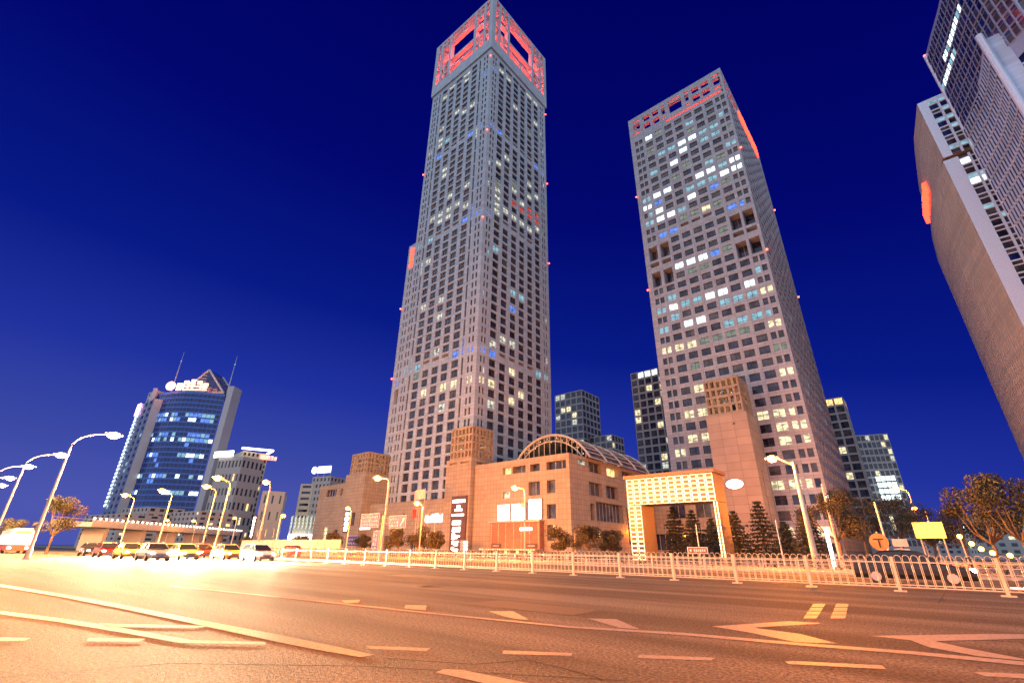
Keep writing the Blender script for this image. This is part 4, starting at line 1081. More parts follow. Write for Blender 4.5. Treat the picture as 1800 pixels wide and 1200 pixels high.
LA = [((664, 840), 9, (-2.1, -.2), 'bend', 'orange street lamp on a bent pole before the left foot of the tallest tower'),
      ((733, 884), 8.2, (-.5, -.9), 'bend', 'small orange street lamp by the flagpoles left of the vertical sign'),
      ((905, 857), 9, (-1.9, .2), 'bend', 'orange street lamp on a thin pole in front of the white screens'),
      ((612, 893), 8, (-1.2, 0), 'bend', 'orange street lamp beside the short column of white characters'),
      ((1357, 806), 9, (-1.6, 0), 'post', 'orange street lamp on a thick tapered post before the shorter tower'),
      ((1607, 893), 9, (-1.4, 0), 'bend', 'bright orange street lamp above the yellow board at the right'),
      ((1575, 858), 11, (-1.4, 0), 'bend', 'higher small orange street lamp left above the yellow board'),
      ((285, 862), 9, (0, -1.5), 'bend', 'orange street lamp below the blue glass tower, the right one of a pair'),
      ((220, 870), 9, (0, -1.5), 'bend', 'orange street lamp below the ladder of white light bars'),
      ((363, 855), 9.4, (0, -1.5), 'bend', 'orange street lamp just left of a higher one, below the hotel sign'),
      ((383, 840), 9, (0, -1.6), 'bend', 'high orange street lamp left of the cream hotel'),
      ((468, 847), 9, (-1.5, 0), 'bend', 'orange street lamp in front of the cream hotel'),
      ((413, 910), 8, (-1.5, 0), 'bend', 'low distant orange street lamp at the foot of the cream hotel'),
      ((340, 915), 8, (0, -1), 'bend', 'low distant orange street lamp between two high ones, above the overpass'),
      ((294, 914), 8, (0, -1), 'bend', 'low distant orange street lamp, the lowest one above the overpass'),
      ((498, 906), 7, (1.0, 0), 'bend', 'faint little street lamp right of the cream hotel'),
      ((1118, 931), 6.5, (-1, 0), 'bend', 'low amber lamp shining in front of the left leg of the gateway')]
for q, h, arm, st, lab in LA:
    p = gp(q[0], q[1], h); far = (p-CAM).length
    pw = 30000 if far < 75 else (34000 if far < 130 else 16000)
    if q[1] > 900: pw = 3500
    if q[0] in (664, 733, 905, 612): pw = 48000
    elif q[1] <= 900 and q[0] < 600: pw = 26000
    if q[0] == 664: pw = 26000
    if q[0] == 1357: pw = 46000
    if q[0] == 1607: pw = 42000
    if q[0] == 1575: pw = 22000
    lamp(p.x-arm[0], p.y-arm[1], h, arm, st, pw, lab)
# unseen lamps added beside and behind the viewer to light the near lanes
for x, y, w_, ps in ((-20, -5.5, 'to the left', 42000), (2, -6.5, 'just', 38000), (22, -5.5, 'to the right', 74000)):
    lamp(x, y-1.5, 10, (0, 1.5), 'bend', ps, 'added orange lamp on the near kerb %s behind the viewer, outside the picture' % w_)

# ================================================================== GUARD RAIL
t = thing('guard_rail', 'long white steel guard rail of arched bars running between the two carriageways', 'fence', (2, 24.4, 0))
RAIL = mat('white_rail_paint', (.52, .46, .34), .5)
def panel(x0, x1):
    g = MB(); y = 24.4; n = round((x1-x0-.12)/.245); p = (x1-x0-.12)/n; a0 = x0+.06
    for z in (.16, .24, 1.0): g.box(x0+.05, x1-.05, y-.016, y+.016, z-.018, z+.018, RAIL)
    for k in range(n):
        xl, xr = a0+k*p+.022, a0+(k+1)*p-.022; r = (xr-xl)/2; xm = (xl+xr)/2
        pts = [(xl, y, .16), (xl, y, 1.14)]+[(xm-r*math.cos(PI*j/5), y, 1.14+r*math.sin(PI*j/5)) for j in range(1, 5)]+[(xr, y, 1.14), (xr, y, .16)]
        g.tube(pts, .0115, RAIL, 4, False)
    return g
proto = None
for k in range(46):
    x1 = 4.2-2.9*k; x0 = x1-2.9
    if proto is None:
        o = panel(x0, x1).build('panel', t); proto = o
    else:
        o = proto.copy(); COL.objects.link(o); o.parent = t; o.location = (-2.9*k, 0, 0)
pp = None
for k in range(47):
    x = 4.2-2.9*k
    if pp is None:
        g = MB(); g.box(x-.05, x+.05, 24.35, 24.45, 0.03, 1.16, RAIL); g.box(x-.06, x+.06, 24.34, 24.46, 1.161, 1.19, RAIL)
        g.box(x-.19, x+.19, 24.27, 24.53, 0, .05, RAIL); g.box(x-.04, x+.04, 24.05, 24.75, .01, .04, RAIL); pp = g.build('post', t)
    else:
        o = pp.copy(); COL.objects.link(o); o.parent = t; o.location = (-2.9*k, 0, 0)
# lower rail on the far side of the far carriageway
t = thing('guard_rail', 'lower grey railing along the far kerb, seen through the white guard rail', 'fence', (-20, 41.2, 0))
g = MB()
for z in (.3, .62, .95): g.box(-150, 12, 41.18, 41.22, z-.02, z+.02, GALV)
g.build('rails', t)
g = MB()
for k in range(75): g.box(-150+k*2.18, -149.93+k*2.18, 41.16, 41.24, 0, 1.02, GALV)
g.build('posts', t)['kind'] = 'stuff'

# ================================================================== OVERPASS, HOARDINGS
t = thing('overpass', 'low road overpass edged with a row of small round lights at the far left', 'overpass', (-170, 60, 0))
a = gp(110, 908, 7); b_ = gp(430, 940, 7); a = Vector((-150, 22, 0)); b_ = Vector((-200, 74, 0))
g = MB(); d = (b_-a).normalized(); L = (b_-a).length
g.obox(((a.x+b_.x)/2, (a.y+b_.y)/2), (d.x, d.y), L, 9, 5.0, 6.0, CONC)
for k in range(5): p = a+d*(8+k*14); g.obox((p.x, p.y), (d.x, d.y), 1.4, 5, 0, 5.0, CONC)
g.build('deck', t)
g = MB(); n = Vector((d.y, -d.x, 0))
for sg in (1, -1):
    p = (a+b_)/2+n*4.4*sg; g.obox((p.x, p.y), (d.x, d.y), L, .2, 6.0, 6.5, CONC)
    g.obox((p.x, p.y), (d.x, d.y), L, .1, 7.0, 7.1, GALV)
for k in range(30): p = a+d*(k*L/29)+n*4.4; g.obox((p.x, p.y), (d.x, d.y), .12, .12, 6.5, 7.0, GALV)
g.build('parapet', t)
g = MB()
for k in range(40): p = a+d*(k*L/39)+n*4.65; g.ball((p.x, p.y, 6.75), .19, .19, .19, PALELENS, 6, 4)
g.build('edge_lights', t)['kind'] = 'stuff'
t = thing('hoarding', 'long low pale board fence behind the guard rail below the cream hotel', 'hoarding', (-97, 47, 0))
g = MB(); g.box(-118, -78, 47, 47.15, .13, 2.6, mat('hoarding_paint', (.50, .44, .34), .7)); g.build('panels', t)
g = MB()
for k in range(17): g.box(-118+k*2.5, -117.9+k*2.5, 46.93, 47, .13, 2.7, METAL)
g.build('posts', t)

# ================================================================== SIGNS, FLAGS, THIN POLES
BLUE = mat('sign_blue', (.012, .03, .22), .5); SW = mat('sign_white', (.6, .6, .62), .5)
def board(x0, x1, z0, z1, y, rows, seed, base=BLUE, arrow=False, parent=None, name='board'):
    R = random.Random(seed)
    g = MB(); g.box(x0, x1, y, y+.08, z0, z1, base); g.box(x0-.04, x1+.04, y+.02, y+.06, z0-.04, z1+.04, SW)
    h = (z1-z0)/(rows+.6)
    for r in range(rows):
        x = x0+.25
        while x < x1-.5-(1.0 if arrow else 0):
            wd = h*.55
            for _ in range(4):
                u, v = R.uniform(0, .5), R.uniform(0, .8)
                if R.random() < .6: g.box(x+u*wd*.4, x+wd*(.6+u*.5), y-.02, y, z0+h*(r+.35)+v*h*.6, z0+h*(r+.35)+v*h*.6+h*.10, SW)
                else: g.box(x+u*wd, x+u*wd+wd*.14, y-.02, y, z0+h*(r+.35), z0+h*(r+.35)+h*.68, SW)
            x += wd*1.5
    if arrow:
        g.face([(x1-1.1, y-.03, z0+.3), (x1-.95, y-.03, z0+.2), (x1-.3, y-.03, z1-.5), (x1-.45, y-.03, z1-.4)], SW)
        g.face([(x1-.2, y-.03, z1-.25), (x1-.75, y-.03, z1-.5), (x1-.35, y-.03, z1-.85)], SW)
    return g.build(name, parent)
t = thing('road_sign', 'blue road sign with white writing, arrow and a wide twin board on one yellowish pole', 'road sign', (-61.2, 43.2, .13))
g = MB(); g.tube([(-61.2, 43.2, .13), (-61.2, 43.2, 5.7)], .15, mat('yellowish_pole', (.5, .42, .2), .5), 8); g.build('pole', t)
g = MB()
for z in (4.6, 5.3): g.tube([(-64.5, 43.2, z), (-57.5, 43.2, z)], .05, GALV, 6)
g.build('arms', t)
board(-66.6, -62.0, 4.15, 6.0, 43.0, 3, 5, parent=t); board(-59.5, -55.7, 3.95, 5.5, 43.0, 3, 6, arrow=True, parent=t)
g = MB(); g.box(-66.4, -64, 42.9, 43.05, 3.85, 4.05, WHITE_GLOW); g.build('lamp_strip', t)
t = thing('road_sign', 'narrow blue upright sign with white marks below the twin road sign', 'road sign', (-60.4, 41.8, .13))
g = MB(); g.tube([(-60.4, 41.9, .13), (-60.4, 41.9, 3.6)], .06, GALV, 6); g.build('pole', t); board(-61.1, -59.7, .9, 3.5, 41.75, 4, 9, parent=t)
t = thing('white_letter_sign', 'row of small white glowing characters on the wall behind the flagpoles', 'sign', (-107, 92.9, 8))
g = MB()
for k in range(4): glyph(g, -111.3+k*1.9, 92.98, 8.3, 1.6, 2.2, WHITE_GLOW, 200+k, .15)
g.build('characters', t)
def vsign(px, py0, py1, Y, n, label, seed, wd=1.3):
    d0 = c_f+c_x*((px-900)/F_PX)-c_u*((py0-600)/F_PX); p = CAM+d0*(Y/d0.y)
    d1 = c_f+c_x*((px-900)/F_PX)-c_u*((py1-600)/F_PX); q = CAM+d1*(Y/d1.y)
    t = thing('vertical_sign', label, 'sign', (p.x, Y, 0)); z1, z0 = p.z, max(q.z, .5); h = (z1-z0)/n
    g = MB(); g.box(p.x-wd*.75, p.x+wd*.75, Y, Y+.3, z0-.3, z1+.3, MATS['sign_panel']); g.box(p.x-.1, p.x+.1, Y+.05, Y+.25, 0, z0-.3, METAL); g.build('panel', t)
    g = MB()
    for k in range(n): glyph(g, p.x-wd/2, Y, z0+k*h+.12*h, wd, h*.72, WHITE_GLOW, seed+k, .1)
    g.build('characters', t)
vsign(612, 898, 934, 80, 4, 'short vertical sign of four white characters left of the twin road sign', 300, 2.0)
vsign(449, 906, 950, 70, 7, 'slim vertical column of small white characters at the foot of the cream hotel', 320, 1.5)
t = thing('road_sign', 'small pale sign panel right of the slim white character column', 'road sign', (-120, 66, 0))
g = MB(); g.tube([(-104.5, 66.1, 0), (-104.5, 66.1, 3.9)], .1, GALV, 6); g.build('pole', t); board(-107, -101.6, 1.8, 3.9, 66, 2, 12, parent=t)
t.location = t.location
for i, (px, yt, lab, cl) in enumerate(((748, 858, 'flagpole with a pale and pink flag blown to the left', (.75, .45, .38)), (733, 893, 'flagpole with a small red flag behind the orange lamp', (.6, .05, .04)),
                                       (754, 896, 'bare flagpole right of the pink flag', None), (737, 893, 'thin bare flagpole between the red flag and the pink one', None))):
    d0 = c_f+c_x*((px-900)/F_PX)-c_u*((yt-600)/F_PX); p = CAM+d0*(75/d0.y)
    t = thing('flagpole', lab, 'flagpole', (p.x, 75, .13))
    g = MB(); g.tube([(p.x, 75, .13), (p.x, 75, p.z)], [.09, .04], GALV, 6); g.ball((p.x, 75, p.z+.06), .08, .08, .08, METAL, 6, 4); g.build('pole', t)
    if cl:
        g = MB(); W_ = 4.2 if i == 0 else 1.6; H_ = 2.2 if i == 0 else 2.0; fm = mat('flag_cloth_%d' % i, cl, .9)
        N_ = 8
        for a in range(N_):
            f = lambda u, v: (p.x-.05-W_*u, 75+.35*math.sin(u*7+v), p.z-.1-H_*v-.3*u*u)
            g.face([f(a/N_, 0), f((a+1)/N_, 0), f((a+1)/N_, 1), f(a/N_, 1)], fm)
        g.build('flag', t)
def pole_thing(px, ytop, Y, r, label, name='metal_pole', cat='pole', z0=.13, rt=None):
    d0 = c_f+c_x*((px-900)/F_PX)-c_u*((ytop-600)/F_PX); p = CAM+d0*(Y/d0.y)
    g = MB(); g.tube([(p.x, Y, z0), (p.x, Y, p.z)], [r, rt or r*.6], GALV, 7)
    solo(g, name, label, cat, (p.x, Y, z0)); return p
pole_thing(1223, 921, 46, .07, 'thin bare pole standing inside the gateway opening')
pole_thing(1363, 914, 46, .07, 'thin bare pole left of the thick lamp post')
pole_thing(1537, 882, 52, .12, 'leaning looking pale pole above the round sign')
pole_thing(1010, 932, 60, .07, 'thin bare pole before the corner of the arch building')
pole_thing(766, 902, 70, .08, 'thin bare pole left of the tall vertical sign')
p = pole_thing(1444, 850, 60, .14, 'slim amber lit pole with a vertical white light tube')
t = thing('light_tube', 'slim vertical tube of white light leaning on the trees right of the thick lamp post', 'light tube', (-7.3, 50, 0))
g = MB(); g.tube([(-7.2, 50, .4), (-7.2, 50, 3.4)], .13, WHITE_GLOW, 8); g.build('tube', t)
g = MB(); g.tube([(-7.2, 50, .13), (-7.2, 50, .38)], .2, METAL, 8); g.build('foot', t)
t = thing('road_sign', 'small brown street name board on two posts behind the guard rail', 'road sign', (-11.2, 30, 0))
g = MB(); g.box(-11.6, -10.5, 29.98, 30.03, 1.22, 1.52, mat('brown_sign', (.25, .10, .05), .5)); g.box(-11.65, -10.45, 30.0, 30.02, 1.19, 1.55, WHITEP)
for k in range(6): g.box(-11.25+k*.12, -11.18+k*.12, 29.96, 29.98, 1.3, 1.44, WHITEP)
g.ball((-11.45, 29.98, 1.37), .07, .02, .07, WHITEP, 8, 5); g.build('board', t)
g = MB(); g.tube([(-11.4, 30.05, 0), (-11.4, 30.05, 1.5)], .03, GALV, 6); g.tube([(-10.7, 30.05, 0), (-10.7, 30.05, 1.5)], .03, GALV, 6); g.build('posts', t)
t = thing('round_sign', 'round orange traffic sign with a T mark behind the guard rail', 'traffic sign', (-2.7, 36, 0))
g = MB(); g.tube([(-2.7, 36.06, 0), (-2.7, 36.06, 2.5)], .04, GALV, 6); g.build('pole', t)
g = MB(); OR_ = mat('sign_orange', (.55, .22, .06), .5); g.tube([(-2.7, 36, 1.95), (-2.7, 35.96, 1.95)], .46, OR_, 20)
g.box(-2.95, -2.45, 35.93, 35.955, 2.06, 2.13, BLACKP); g.box(-2.74, -2.66, 35.93, 35.955, 1.65, 2.06, BLACKP); g.build('disc', t)
g = MB(); g.box(-2.95, -2.4, 35.98, 36.03, 1.05, 1.4, OR_); g.build('lower_board', t)
g = MB(); g.box(-2.1, -1.4, 35.98, 36.03, 1.7, 2.1, METAL); g.box(-2.1, -1.4, 35.98, 36.03, 1.2, 1.6, METAL); g.tube([(-1.75, 36.06, 0), (-1.75, 36.06, 2.2)], .03, GALV, 6); g.build('side_boards', t)
t = thing('yellow_board', 'glowing yellow board on a post under the bright orange street lamp at the right', 'sign', (-.5, 60, 0))
YB = glow('yellow_board_light', (1.0, .72, .14), 1.0)
g = MB(); g.box(-1.6, .55, 59.9, 60.0, 2.75, 4.1, YB); g.build('panel', t)
g = MB(); g.box(-1.62, .57, 59.86, 59.9, 3.05, 3.1, METAL); g.box(-1.62, .57, 59.86, 59.9, 3.75, 3.8, METAL)
g.tube([(-1.3, 60.1, 0), (-1.3, 60.1, 4)], .06, GALV, 6); g.tube([(.3, 60.1, 0), (.3, 60.1, 4)], .06, GALV, 6); g.build('posts', t)
t = thing('warning_lights', 'sloping string of amber warning lights at the right, above the guard rail', 'warning lights', (2.0, 50, 0))
g = MB(); pts = [(1.2, 50, 2.6), (1.7, 49.6, 2.1), (2.1, 49.3, 1.75), (2.6, 49, 1.5), (3.4, 48.6, 1.35), (4.2, 48.2, 1.3)]
g.tube(pts, .03, BLACKP, 5); g.tube([(1.2, 50, .1), (1.2, 50, 2.7)], .05, METAL, 6); g.tube([(4.2, 48.2, .1), (4.2, 48.2, 1.4)], .05, METAL, 6); g.build('cable', t)
for p in pts: g = MB(); g.ball(p, .16, .16, .16, SODIUM, 8, 6); g.build('bulb', t)

# ================================================================== TREES
def leafmat(name, c):
    m, t_, b_ = newmat(name)
    n_ = t_.nodes.new('ShaderNodeTexNoise'); n_.inputs['Scale'].default_value = 1.1; n_.inputs['Detail'].default_value = 4
    tc_ = t_.nodes.new('ShaderNodeTexCoord'); t_.links.new(tc_.outputs['Object'], n_.inputs['Vector'])
    r = t_.nodes.new('ShaderNodeValToRGB'); r.color_ramp.elements[0].color = tuple(x*.55 for x in c)+(1,); r.color_ramp.elements[1].color = tuple(x*1.5 for x in c)+(1,)
    r.color_ramp.elements[0].position = .35; r.color_ramp.elements[1].position = .65
    t_.links.new(n_.outputs['Fac'], r.inputs[0]); t_.links.new(r.outputs[0], b_.inputs['Base Color']); b_.inputs['Roughness'].default_value = .7
    return m
LEAF = leafmat('leaves', (.035, .034, .014)); NEEDLE = leafmat('needles', (.035, .04, .022)); BARK = mat('bark', (.12, .09, .06), .9, 0, .3, 8)
def leaf(g, c, s, R, m):
    a = Vector((R.uniform(-1, 1), R.uniform(-1, 1), R.uniform(-1, 1))).normalized()
    b_ = a.cross(Vector((R.uniform(-1, 1), R.uniform(-1, 1), R.uniform(-1, 1)))).normalized()
    g.face([c-a*s, c-b_*s*.5, c+a*s, c+b_*s*.5], m)
def broad_tree(label, loc, h, r, seed, group='leafy trees along the far pavement'):
    R = random.Random(seed); t = thing('leafy_tree', label, 'tree', loc, group); x, y, z = loc
    g = MB(); g.tube([(x, y, z), (x+.1, y, z+h*.25), (x, y+.1, z+h*.45)], [.2, .15, .11], BARK, 7)
    clumps = []
    for k in range(12):
        a = R.uniform(0, 2*PI); rr = r*R.uniform(.25, .85); zz = z+h*R.uniform(.42, .9)
        if zz > z+h*.75: rr *= .6
        c = Vector((x+rr*math.cos(a), y+rr*math.sin(a), zz)); clumps.append((c, r*R.uniform(.28, .5)))
        g.tube([(x, y, z+h*.3), ((x+c.x)/2, (y+c.y)/2, z+h*.42), tuple(c)], [.1, .06, .03], BARK, 5)
    g.build('trunk', t)
    g = MB()
    for c, cr in clumps:
        for _ in range(420):
            d = Vector((R.gauss(0, 1), R.gauss(0, 1), R.gauss(0, 1))).normalized()*cr*(R.random()**.4)
            d.z *= .75; leaf(g, c+d, R.uniform(.06, .15), R, LEAF)
    g.build('crown', t); return t
def conifer(label, loc, h, r, seed):
    R = random.Random(seed); t = thing('conifer_tree', label, 'tree', loc, 'dark conifers before the shorter tower'); x, y, z = loc
    g = MB(); g.tube([(x, y, z), (x, y, z+h*.5), (x, y, z+h)], [.2, .12, .03], BARK, 6); f = MB()
    n = 15
    for k in range(n):
        u = k/(n-1); zz = z+h*(.12+.86*u); L = r*(1-u)**.8*R.uniform(.8, 1.1)+.25
        for j in range(9):
            a = 2*PI*j/9+R.uniform(-.25, .25); LL = L*R.uniform(.7, 1.1)
            e = Vector((x+LL*math.cos(a), y+LL*math.sin(a), zz-LL*.12+R.uniform(-.1, .15)))
            g.tube([(x, y, zz+.1), tuple(e)], [.035, .012], BARK, 4, False)
            for _ in range(int(10+26*LL/r)):
                v = R.random()**.7; c = Vector((x, y, zz)).lerp(e, v)+Vector((R.gauss(0, .16), R.gauss(0, .16), R.gauss(0, .07)))
                leaf(f, c, R.uniform(.10, .24), R, NEEDLE)
    g.build('trunk', t); f.build('crown', t); return t
def ground_at(px, Y): 
    d0 = c_f+c_x*((px-900)/F_PX)-c_u*((960-600)/F_PX); p = CAM+d0*(Y/d0.y); return p.x
for i, (px, Y, h, r, lab) in enumerate(((1190, 74, 7.6, 2.6, 'dark conifer seen through the left part of the gateway opening'), (1222, 80, 7.4, 2.6, 'dark conifer seen through the middle of the gateway opening'), (1298, 74, 6.6, 2.4, 'short dark conifer just right of the gateway'),
        (1345, 72, 7.6, 2.9, 'tallest dark conifer, left of the thick lamp post'), (1425, 70, 6.2, 2.4, 'dark conifer right of the thick lamp post'), (1256, 86, 6.5, 2.3, 'dark conifer partly hidden by the right leg of the gateway'), (1385, 84, 5.6, 2.3, 'small conifer behind the thick lamp post'))):
    conifer(lab, (ground_at(px, Y), Y, .13), h, r, 400+i)
for i, (px, Y, h, r, lab) in enumerate(((700, 60, 4.6, 2.6, 'round bushy tree right of the twin road sign'), (735, 62, 4.9, 3.0, 'broad bushy tree below the flagpoles'), (765, 61, 4.0, 2.2, 'bushy tree left of the tall vertical sign'), (585, 58, 4.4, 2.6, 'bushy tree left of the twin road sign'), (640, 66, 4.0, 2.2, 'bushy tree behind the twin road sign'),
        (980, 62, 4.2, 2.3, 'dark bushy tree right of the orange brick shop front'), (1035, 60, 4.5, 2.5, 'dark bushy tree before the arch building side wall'), (1075, 62, 3.8, 2.0, 'small bushy tree left of the gateway leg'),
        (1475, 62, 8.0, 3.2, 'leafy tree right of the white light tube'), (1520, 70, 8.6, 3.4, 'leafy tree behind the round orange sign'), (1585, 82, 9.0, 3.6, 'leafy tree left of the yellow board'), (1640, 90, 8.0, 3.4, 'leafy tree behind the yellow board'), (1745, 58, 7.0, 3.2, 'big leafy tree near the right picture edge'), (1800, 56, 7.6, 3.4, 'big leafy tree cut by the right picture edge'), (1695, 80, 7, 3, 'leafy tree above the sloping amber lights'),
        (525, 52, 3.6, 2.2, 'low bushy tree at the foot of the white fins building'), (430, 55, 3.4, 2.0, 'low bushy tree below the cream hotel'), (88, 12, 7.6, 2.6, 'tree behind the nearest hooked lamp at the far left'), (30, 10, 5.2, 2.3, 'tree under the third hooked lamp at the left edge'))):
    if px < 100: x = -92 if px == 88 else -120; Yy = Y
    else: x = ground_at(px, Y); Yy = Y
    broad_tree(lab, (x, Yy, .13 if Yy > 42 else 0), h, r, 500+i)
g = MB(); R = random.Random(77)
for k in range(5200):
    x = R.uniform(-120, 16); leaf(g, Vector((x, 46+R.uniform(-.5, .5), .2+R.random()*.95)), R.uniform(.08, .16), R, LEAF)
o = g.build('hedge'); tag(o, 'low clipped hedge along the far pavement behind the railings', 'hedge', None, 'stuff')

# ================================================================== VEHICLES
GLS = mat('car_glass', (.02, .022, .025), .08); HL = glow('headlight_lens', (1.0, .93, .76), 60); TL = glow('tail_light_lens', (1.0, .04, .02), 3); TRIM = mat('car_trim', (.03, .03, .03), .5); RIM = mat('alloy_rim', (.5, .5, .5), .3, .8); PLT = mat('plate_blue', (.03, .06, .35), .4)
def car_proto(kind, paint, label, grp):
    t = thing('parked_car' if False else kind, label, {'sedan': 'car', 'van': 'van', 'hatchback': 'car'}[kind], (0, 0, 0), grp)
    if kind == 'sedan': Ln, H, st = 4.6, 1.45, [(-2.3, .62, .80, .84), (-2.2, .80, .92, .9), (-1.5, .88, 1.02, .94), (-.5, .90, .96, .96), (1.0, .90, .98, .93), (1.9, .85, .86, .78), (2.22, .74, .70, .66), (2.3, .62, .60, .56)]; cab = [(-1.75, 0.98, 0), (-1.05, 1.40, 1), (-.2, 1.46, 1), (.45, 1.40, 1), (1.15, .98, 0)]
    elif kind == 'hatchback': Ln, H, st = 4.1, 1.5, [(-2.05, .7, .85, .9), (-1.95, .82, .94, .98), (-1.2, .87, .98, 1.0), (.6, .87, .97, .98), (1.5, .84, .88, .86), (1.95, .74, .72, .70), (2.05, .6, .6, .6)]; cab = [(-1.98, 1.0, 0), (-1.6, 1.44, 1), (-.3, 1.52, 1), (.3, 1.44, 1), (1.15, .98, 0)]
    else: Ln, H, st = 4.9, 1.9, [(-2.45, .8, .9, .98), (-2.4, .86, .96, 1.1), (-1, .9, .98, 1.1), (1.2, .9, .96, 1.08), (2.0, .86, .9, .98), (2.4, .78, .78, .78), (2.45, .66, .66, .66)]; cab = [(-2.42, 1.1, 0), (-2.25, 1.82, 1), (0, 1.9, 1), (1.05, 1.82, 1), (1.95, 1.02, 0)]
    g = MB(); rings = []
    for x, hw, hb, zt in [(a, b_, c, d) for a, b_, c, d in st]:
        zt = {True: zt}.get(True); pr = [(-hw*.86, .24), (-hw, .42), (-hw*1.0, .66), (-hw*.93, zt-.04), (-hw*.8, zt), (hw*.8, zt), (hw*.93, zt-.04), (hw, .66), (hw, .42), (hw*.86, .24)]
        rings.append([(x, a, b_) for a, b_ in pr])
    for i in range(len(rings)-1):
        for k in range(10): g.face([rings[i][k], rings[i][(k+1) % 10], rings[i+1][(k+1) % 10], rings[i+1][k]], paint)
    g.face(rings[0][::-1], paint); g.face(rings[-1], paint)
    # roof and pillars
    hw0, hw1 = .80, .60
    C = [(x, hw1 if up_ else hw0, z) for x, z, up_ in cab]
    for i in range(1, len(C)-2): g.face([(C[i][0], -C[i][1], C[i][2]), (C[i+1][0], -C[i+1][1], C[i+1][2]), (C[i+1][0], C[i+1][1], C[i+1][2]), (C[i][0], C[i][1], C[i][2])], paint)
    for s in (-1, 1):
        for a, b_ in ((0, 1), (len(C)-1, len(C)-2)): g.tube([(C[a][0], s*C[a][1], C[a][2]-.02), (C[b_][0], s*(C[b_][1]+.01), C[b_][2])], .035, paint, 5)
        g.tube([(C[2][0], s*.80, .96), (C[2][0], s*.62, C[2][2])], .04, paint, 5)
        g.tube([(c[0], s*(c[1]+.01), c[2]+.01) for c in C[1:-1]], .03, paint, 5)
    g.box(st[-1][0]-.12, st[-1][0]+.03, -.6, .6, .26, .40, TRIM)
    body = g.build('body', t)
    for s in (-1, 1):
        g = MB()
        for i in range(len(C)-1):
            zb = .95 if kind != 'van' else 1.05
            g.face([(C[i][0], s*.80, zb), (C[i+1][0], s*.80, zb), (C[i+1][0], s*C[i+1][1], C[i+1][2]), (C[i][0], s*C[i][1], C[i][2])], GLS)
        g.build('side_window', t)
    for a, b_, nm in ((len(C)-1, len(C)-2, 'windscreen'), (0, 1, 'rear_window')):
        g = MB(); g.face([(C[a][0], -C[a][1], C[a][2]), (C[a][0], C[a][1], C[a][2]), (C[b_][0], C[b_][1], C[b_][2]), (C[b_][0], -C[b_][1], C[b_][2])], GLS); g.build(nm, t)
    xf = st[-1][0]; xr = st[0][0]
    for sx in (-Ln*.30, Ln*.31):
        for s in (-1, 1):
            g = MB(); g.tube([(sx, s*.70, .32), (sx, s*.91, .32)], .32, RUBBER, 16); wl = g.build('wheel', t)
            g = MB(); g.tube([(sx, s*.90, .32), (sx, s*.925, .32)], .21, RIM, 10); g.build('rim', wl)
    for s in (-1, 1):
        g = MB(); g.ball((xf-.10, s*.60, .63), .12, .17, .10, HL, 10, 6); g.build('headlight', t)
        g = MB(); g.box(xr-.02, xr+.08, min(s*.42, s*.68), max(s*.42, s*.68), .68, .80, TL); g.build('tail_light', t)
        g = MB(); g.ball((C[-1][0]-.35, s*.97, 1.0), .08, .11, .07, paint, 8, 5); g.build('mirror', t)
    g = MB(); g.box(xf-.02, xf+.045, -.35, .35, .46, .56, TRIM); g.build('grille', t)
    g = MB(); g.box(xf+.03, xf+.05, -.22, .22, .33, .44, PLT); g.build('number_plate', t)
    return t
P_ = {'silver': mat('silver_paint', (.42, .43, .45), .3, .6), 'white': mat('white_car_paint', (.66, .66, .64), .3), 'black': mat('black_car_paint', (.02, .02, .022), .2), 'red': mat('dark_red_paint', (.22, .02, .02), .3, .2), 'blue': mat('dark_blue_paint', (.02, .04, .14), .3, .3), 'gold': mat('yellow_taxi_paint', (.5, .32, .05), .35)}
GR = 'cars with lit headlights queuing on the left of the avenue'
def spot(x, y, z, p, parent, aim=(1, 0, -.13)):
    o = bpy.data.objects.new('headlight_beam', bpy.data.lights.new('headlight_beam', 'SPOT'))
    o.data.energy = p; o.data.color = (1, .78, .45); o.data.spot_size = rad(105); o.data.spot_blend = .8; o.data.shadow_soft_size = .12
    COL.objects.link(o); o.rotation_euler = Vector(aim).to_track_quat('-Z', 'Y').to_euler(); o.location = (x, y, z); o.parent = parent
lanes = ((21.6, 'the lane beside the guard rail'), (18.0, 'the middle lane'), (14.2, 'the lane nearest the viewer'))
kinds = [('sedan', 'silver'), ('hatchback', 'white'), ('van', 'white'), ('sedan', 'black'), ('sedan', 'gold'), ('hatchback', 'blue'), ('sedan', 'white'), ('van', 'silver'), ('hatchback', 'red')]
protos = {}
num = ['first', 'second', 'third', 'fourth', 'fifth', 'sixth', 'seventh', 'eighth', 'ninth', 'tenth']
R = random.Random(9); ci = 0
colw = {'silver': 'silver', 'white': 'white', 'black': 'black', 'gold': 'yellow', 'blue': 'dark blue', 'red': 'dark red'}
for li, (Y, lw) in enumerate(lanes):
    x = (-50, -58, -54)[li]
    for k in range(4):
        kd = kinds[(ci*4+li*2) % len(kinds)] if k else (('hatchback', 'white'), ('sedan', 'gold'), ('sedan', 'silver'))[li]
        ci += 1
        lab = '%s %s with lit headlights, %s from the front in %s' % (colw[kd[1]], kd[0], num[k], lw.replace('the ', '', 1))
        if kd not in protos:
            c = car_proto(kd[0], P_[kd[1]], lab, GR); protos[kd] = c; c.location = (x, Y, 0)
        else: c = dup(protos[kd], (x, Y+R.uniform(-.2, .2), 0), 0, lab, GR)
        spot(2.6, 0, .75, 42000, c)
        x -= R.uniform(6.2, 8.6)+k*.35
c = dup(protos[('sedan', 'black')], (-1.4, 31.5, 0), 0, 'black sedan with blazing headlights behind the guard rail at the right', 'cars beyond the guard rail')
spot(2.6, 0, .7, 1500, c)
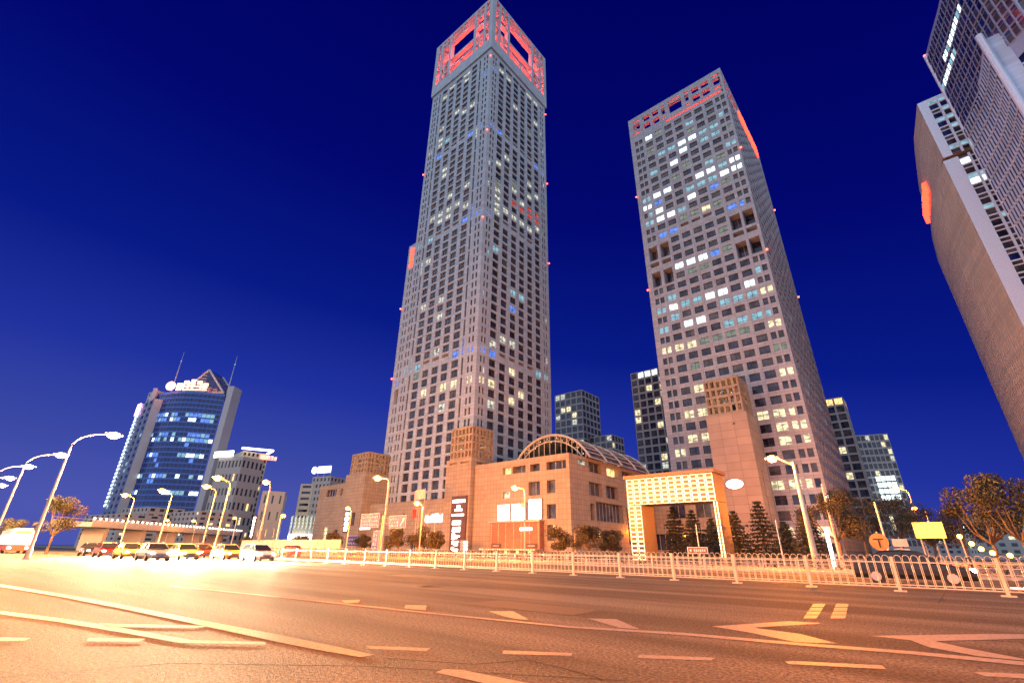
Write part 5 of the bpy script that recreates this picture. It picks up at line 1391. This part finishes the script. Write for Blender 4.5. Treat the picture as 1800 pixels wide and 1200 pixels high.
for i, (x, Y) in enumerate(((-62, 32), (-72, 35.5))):
    kd = [('sedan', 'white'), ('hatchback', 'red'), ('van', 'white'), ('sedan', 'black')][i]
    if kd not in protos: continue
    dup(protos[kd], (x, Y, 0), PI, '%s %s heading left beyond the guard rail, the %s' % (colw[kd[1]], kd[0], ('right one of two', 'left one of two')[i]), 'cars beyond the guard rail')

# city bus far left
t = thing('city_bus', 'red and white city bus with white lit windows behind the queue of cars, far left', 'bus', (-98, 9.6, 0))
BR = mat('bus_red', (.5, .04, .03), .35); BW = mat('bus_white', (.6, .6, .58), .35); x0, x1, y0, y1 = -110, -98, 8.4, 10.9
g = MB(); g.box(x0, x1, y0, y1, .35, 1.15, BR); g.box(x0+.02, x1-.02, y0+.02, y1-.02, 2.45, 3.05, BW); g.box(x0+.3, x1-.4, y0+.3, y1-.3, 3.05, 3.25, BW)
for k in range(9): xx = x0+k*(x1-x0-.1)/8; g.box(xx, xx+.1, y0, y0+.08, 1.15, 2.45, BW); g.box(xx, xx+.1, y1-.08, y1, 1.15, 2.45, BW)
g.build('body', t)
LB = glow('bus_interior_light', (.95, 1.0, .97), 2.6)
for k in range(8):
    xa = x0+.12+k*(x1-x0-.1)/8; xb = xa+1.36
    for y in (y0+.04, y1-.04): g = MB(); g.face([(xa, y, 1.17), (xb, y, 1.17), (xb, y, 2.43), (xa, y, 2.43)], LB); g.build('window', t)
g = MB(); g.face([(x1-.05, y0+.1, 1.15), (x1-.05, y1-.1, 1.15), (x1-.1, y1-.1, 2.4), (x1-.1, y0+.1, 2.4)], LB); g.build('windscreen', t)
g = MB(); g.box(x1-.01, x1+.02, y0+.5, y1-.5, 2.55, 2.9, glow('bus_route_sign', (1, .3, .05), 3)); g.build('route_sign', t)
for yy in (y0+.35, y1-.35): g = MB(); g.ball((x1, yy, .72), .08, .18, .14, HL, 8, 6); g.build('headlight', t)
for xx in (x0+2.6, x1-2.6):
    for yy in (y0+.1, y1-.1): g = MB(); g.tube([(xx, yy-.16, .48), (xx, yy+.16, .48)], .48, RUBBER, 16); g.build('wheel', t)
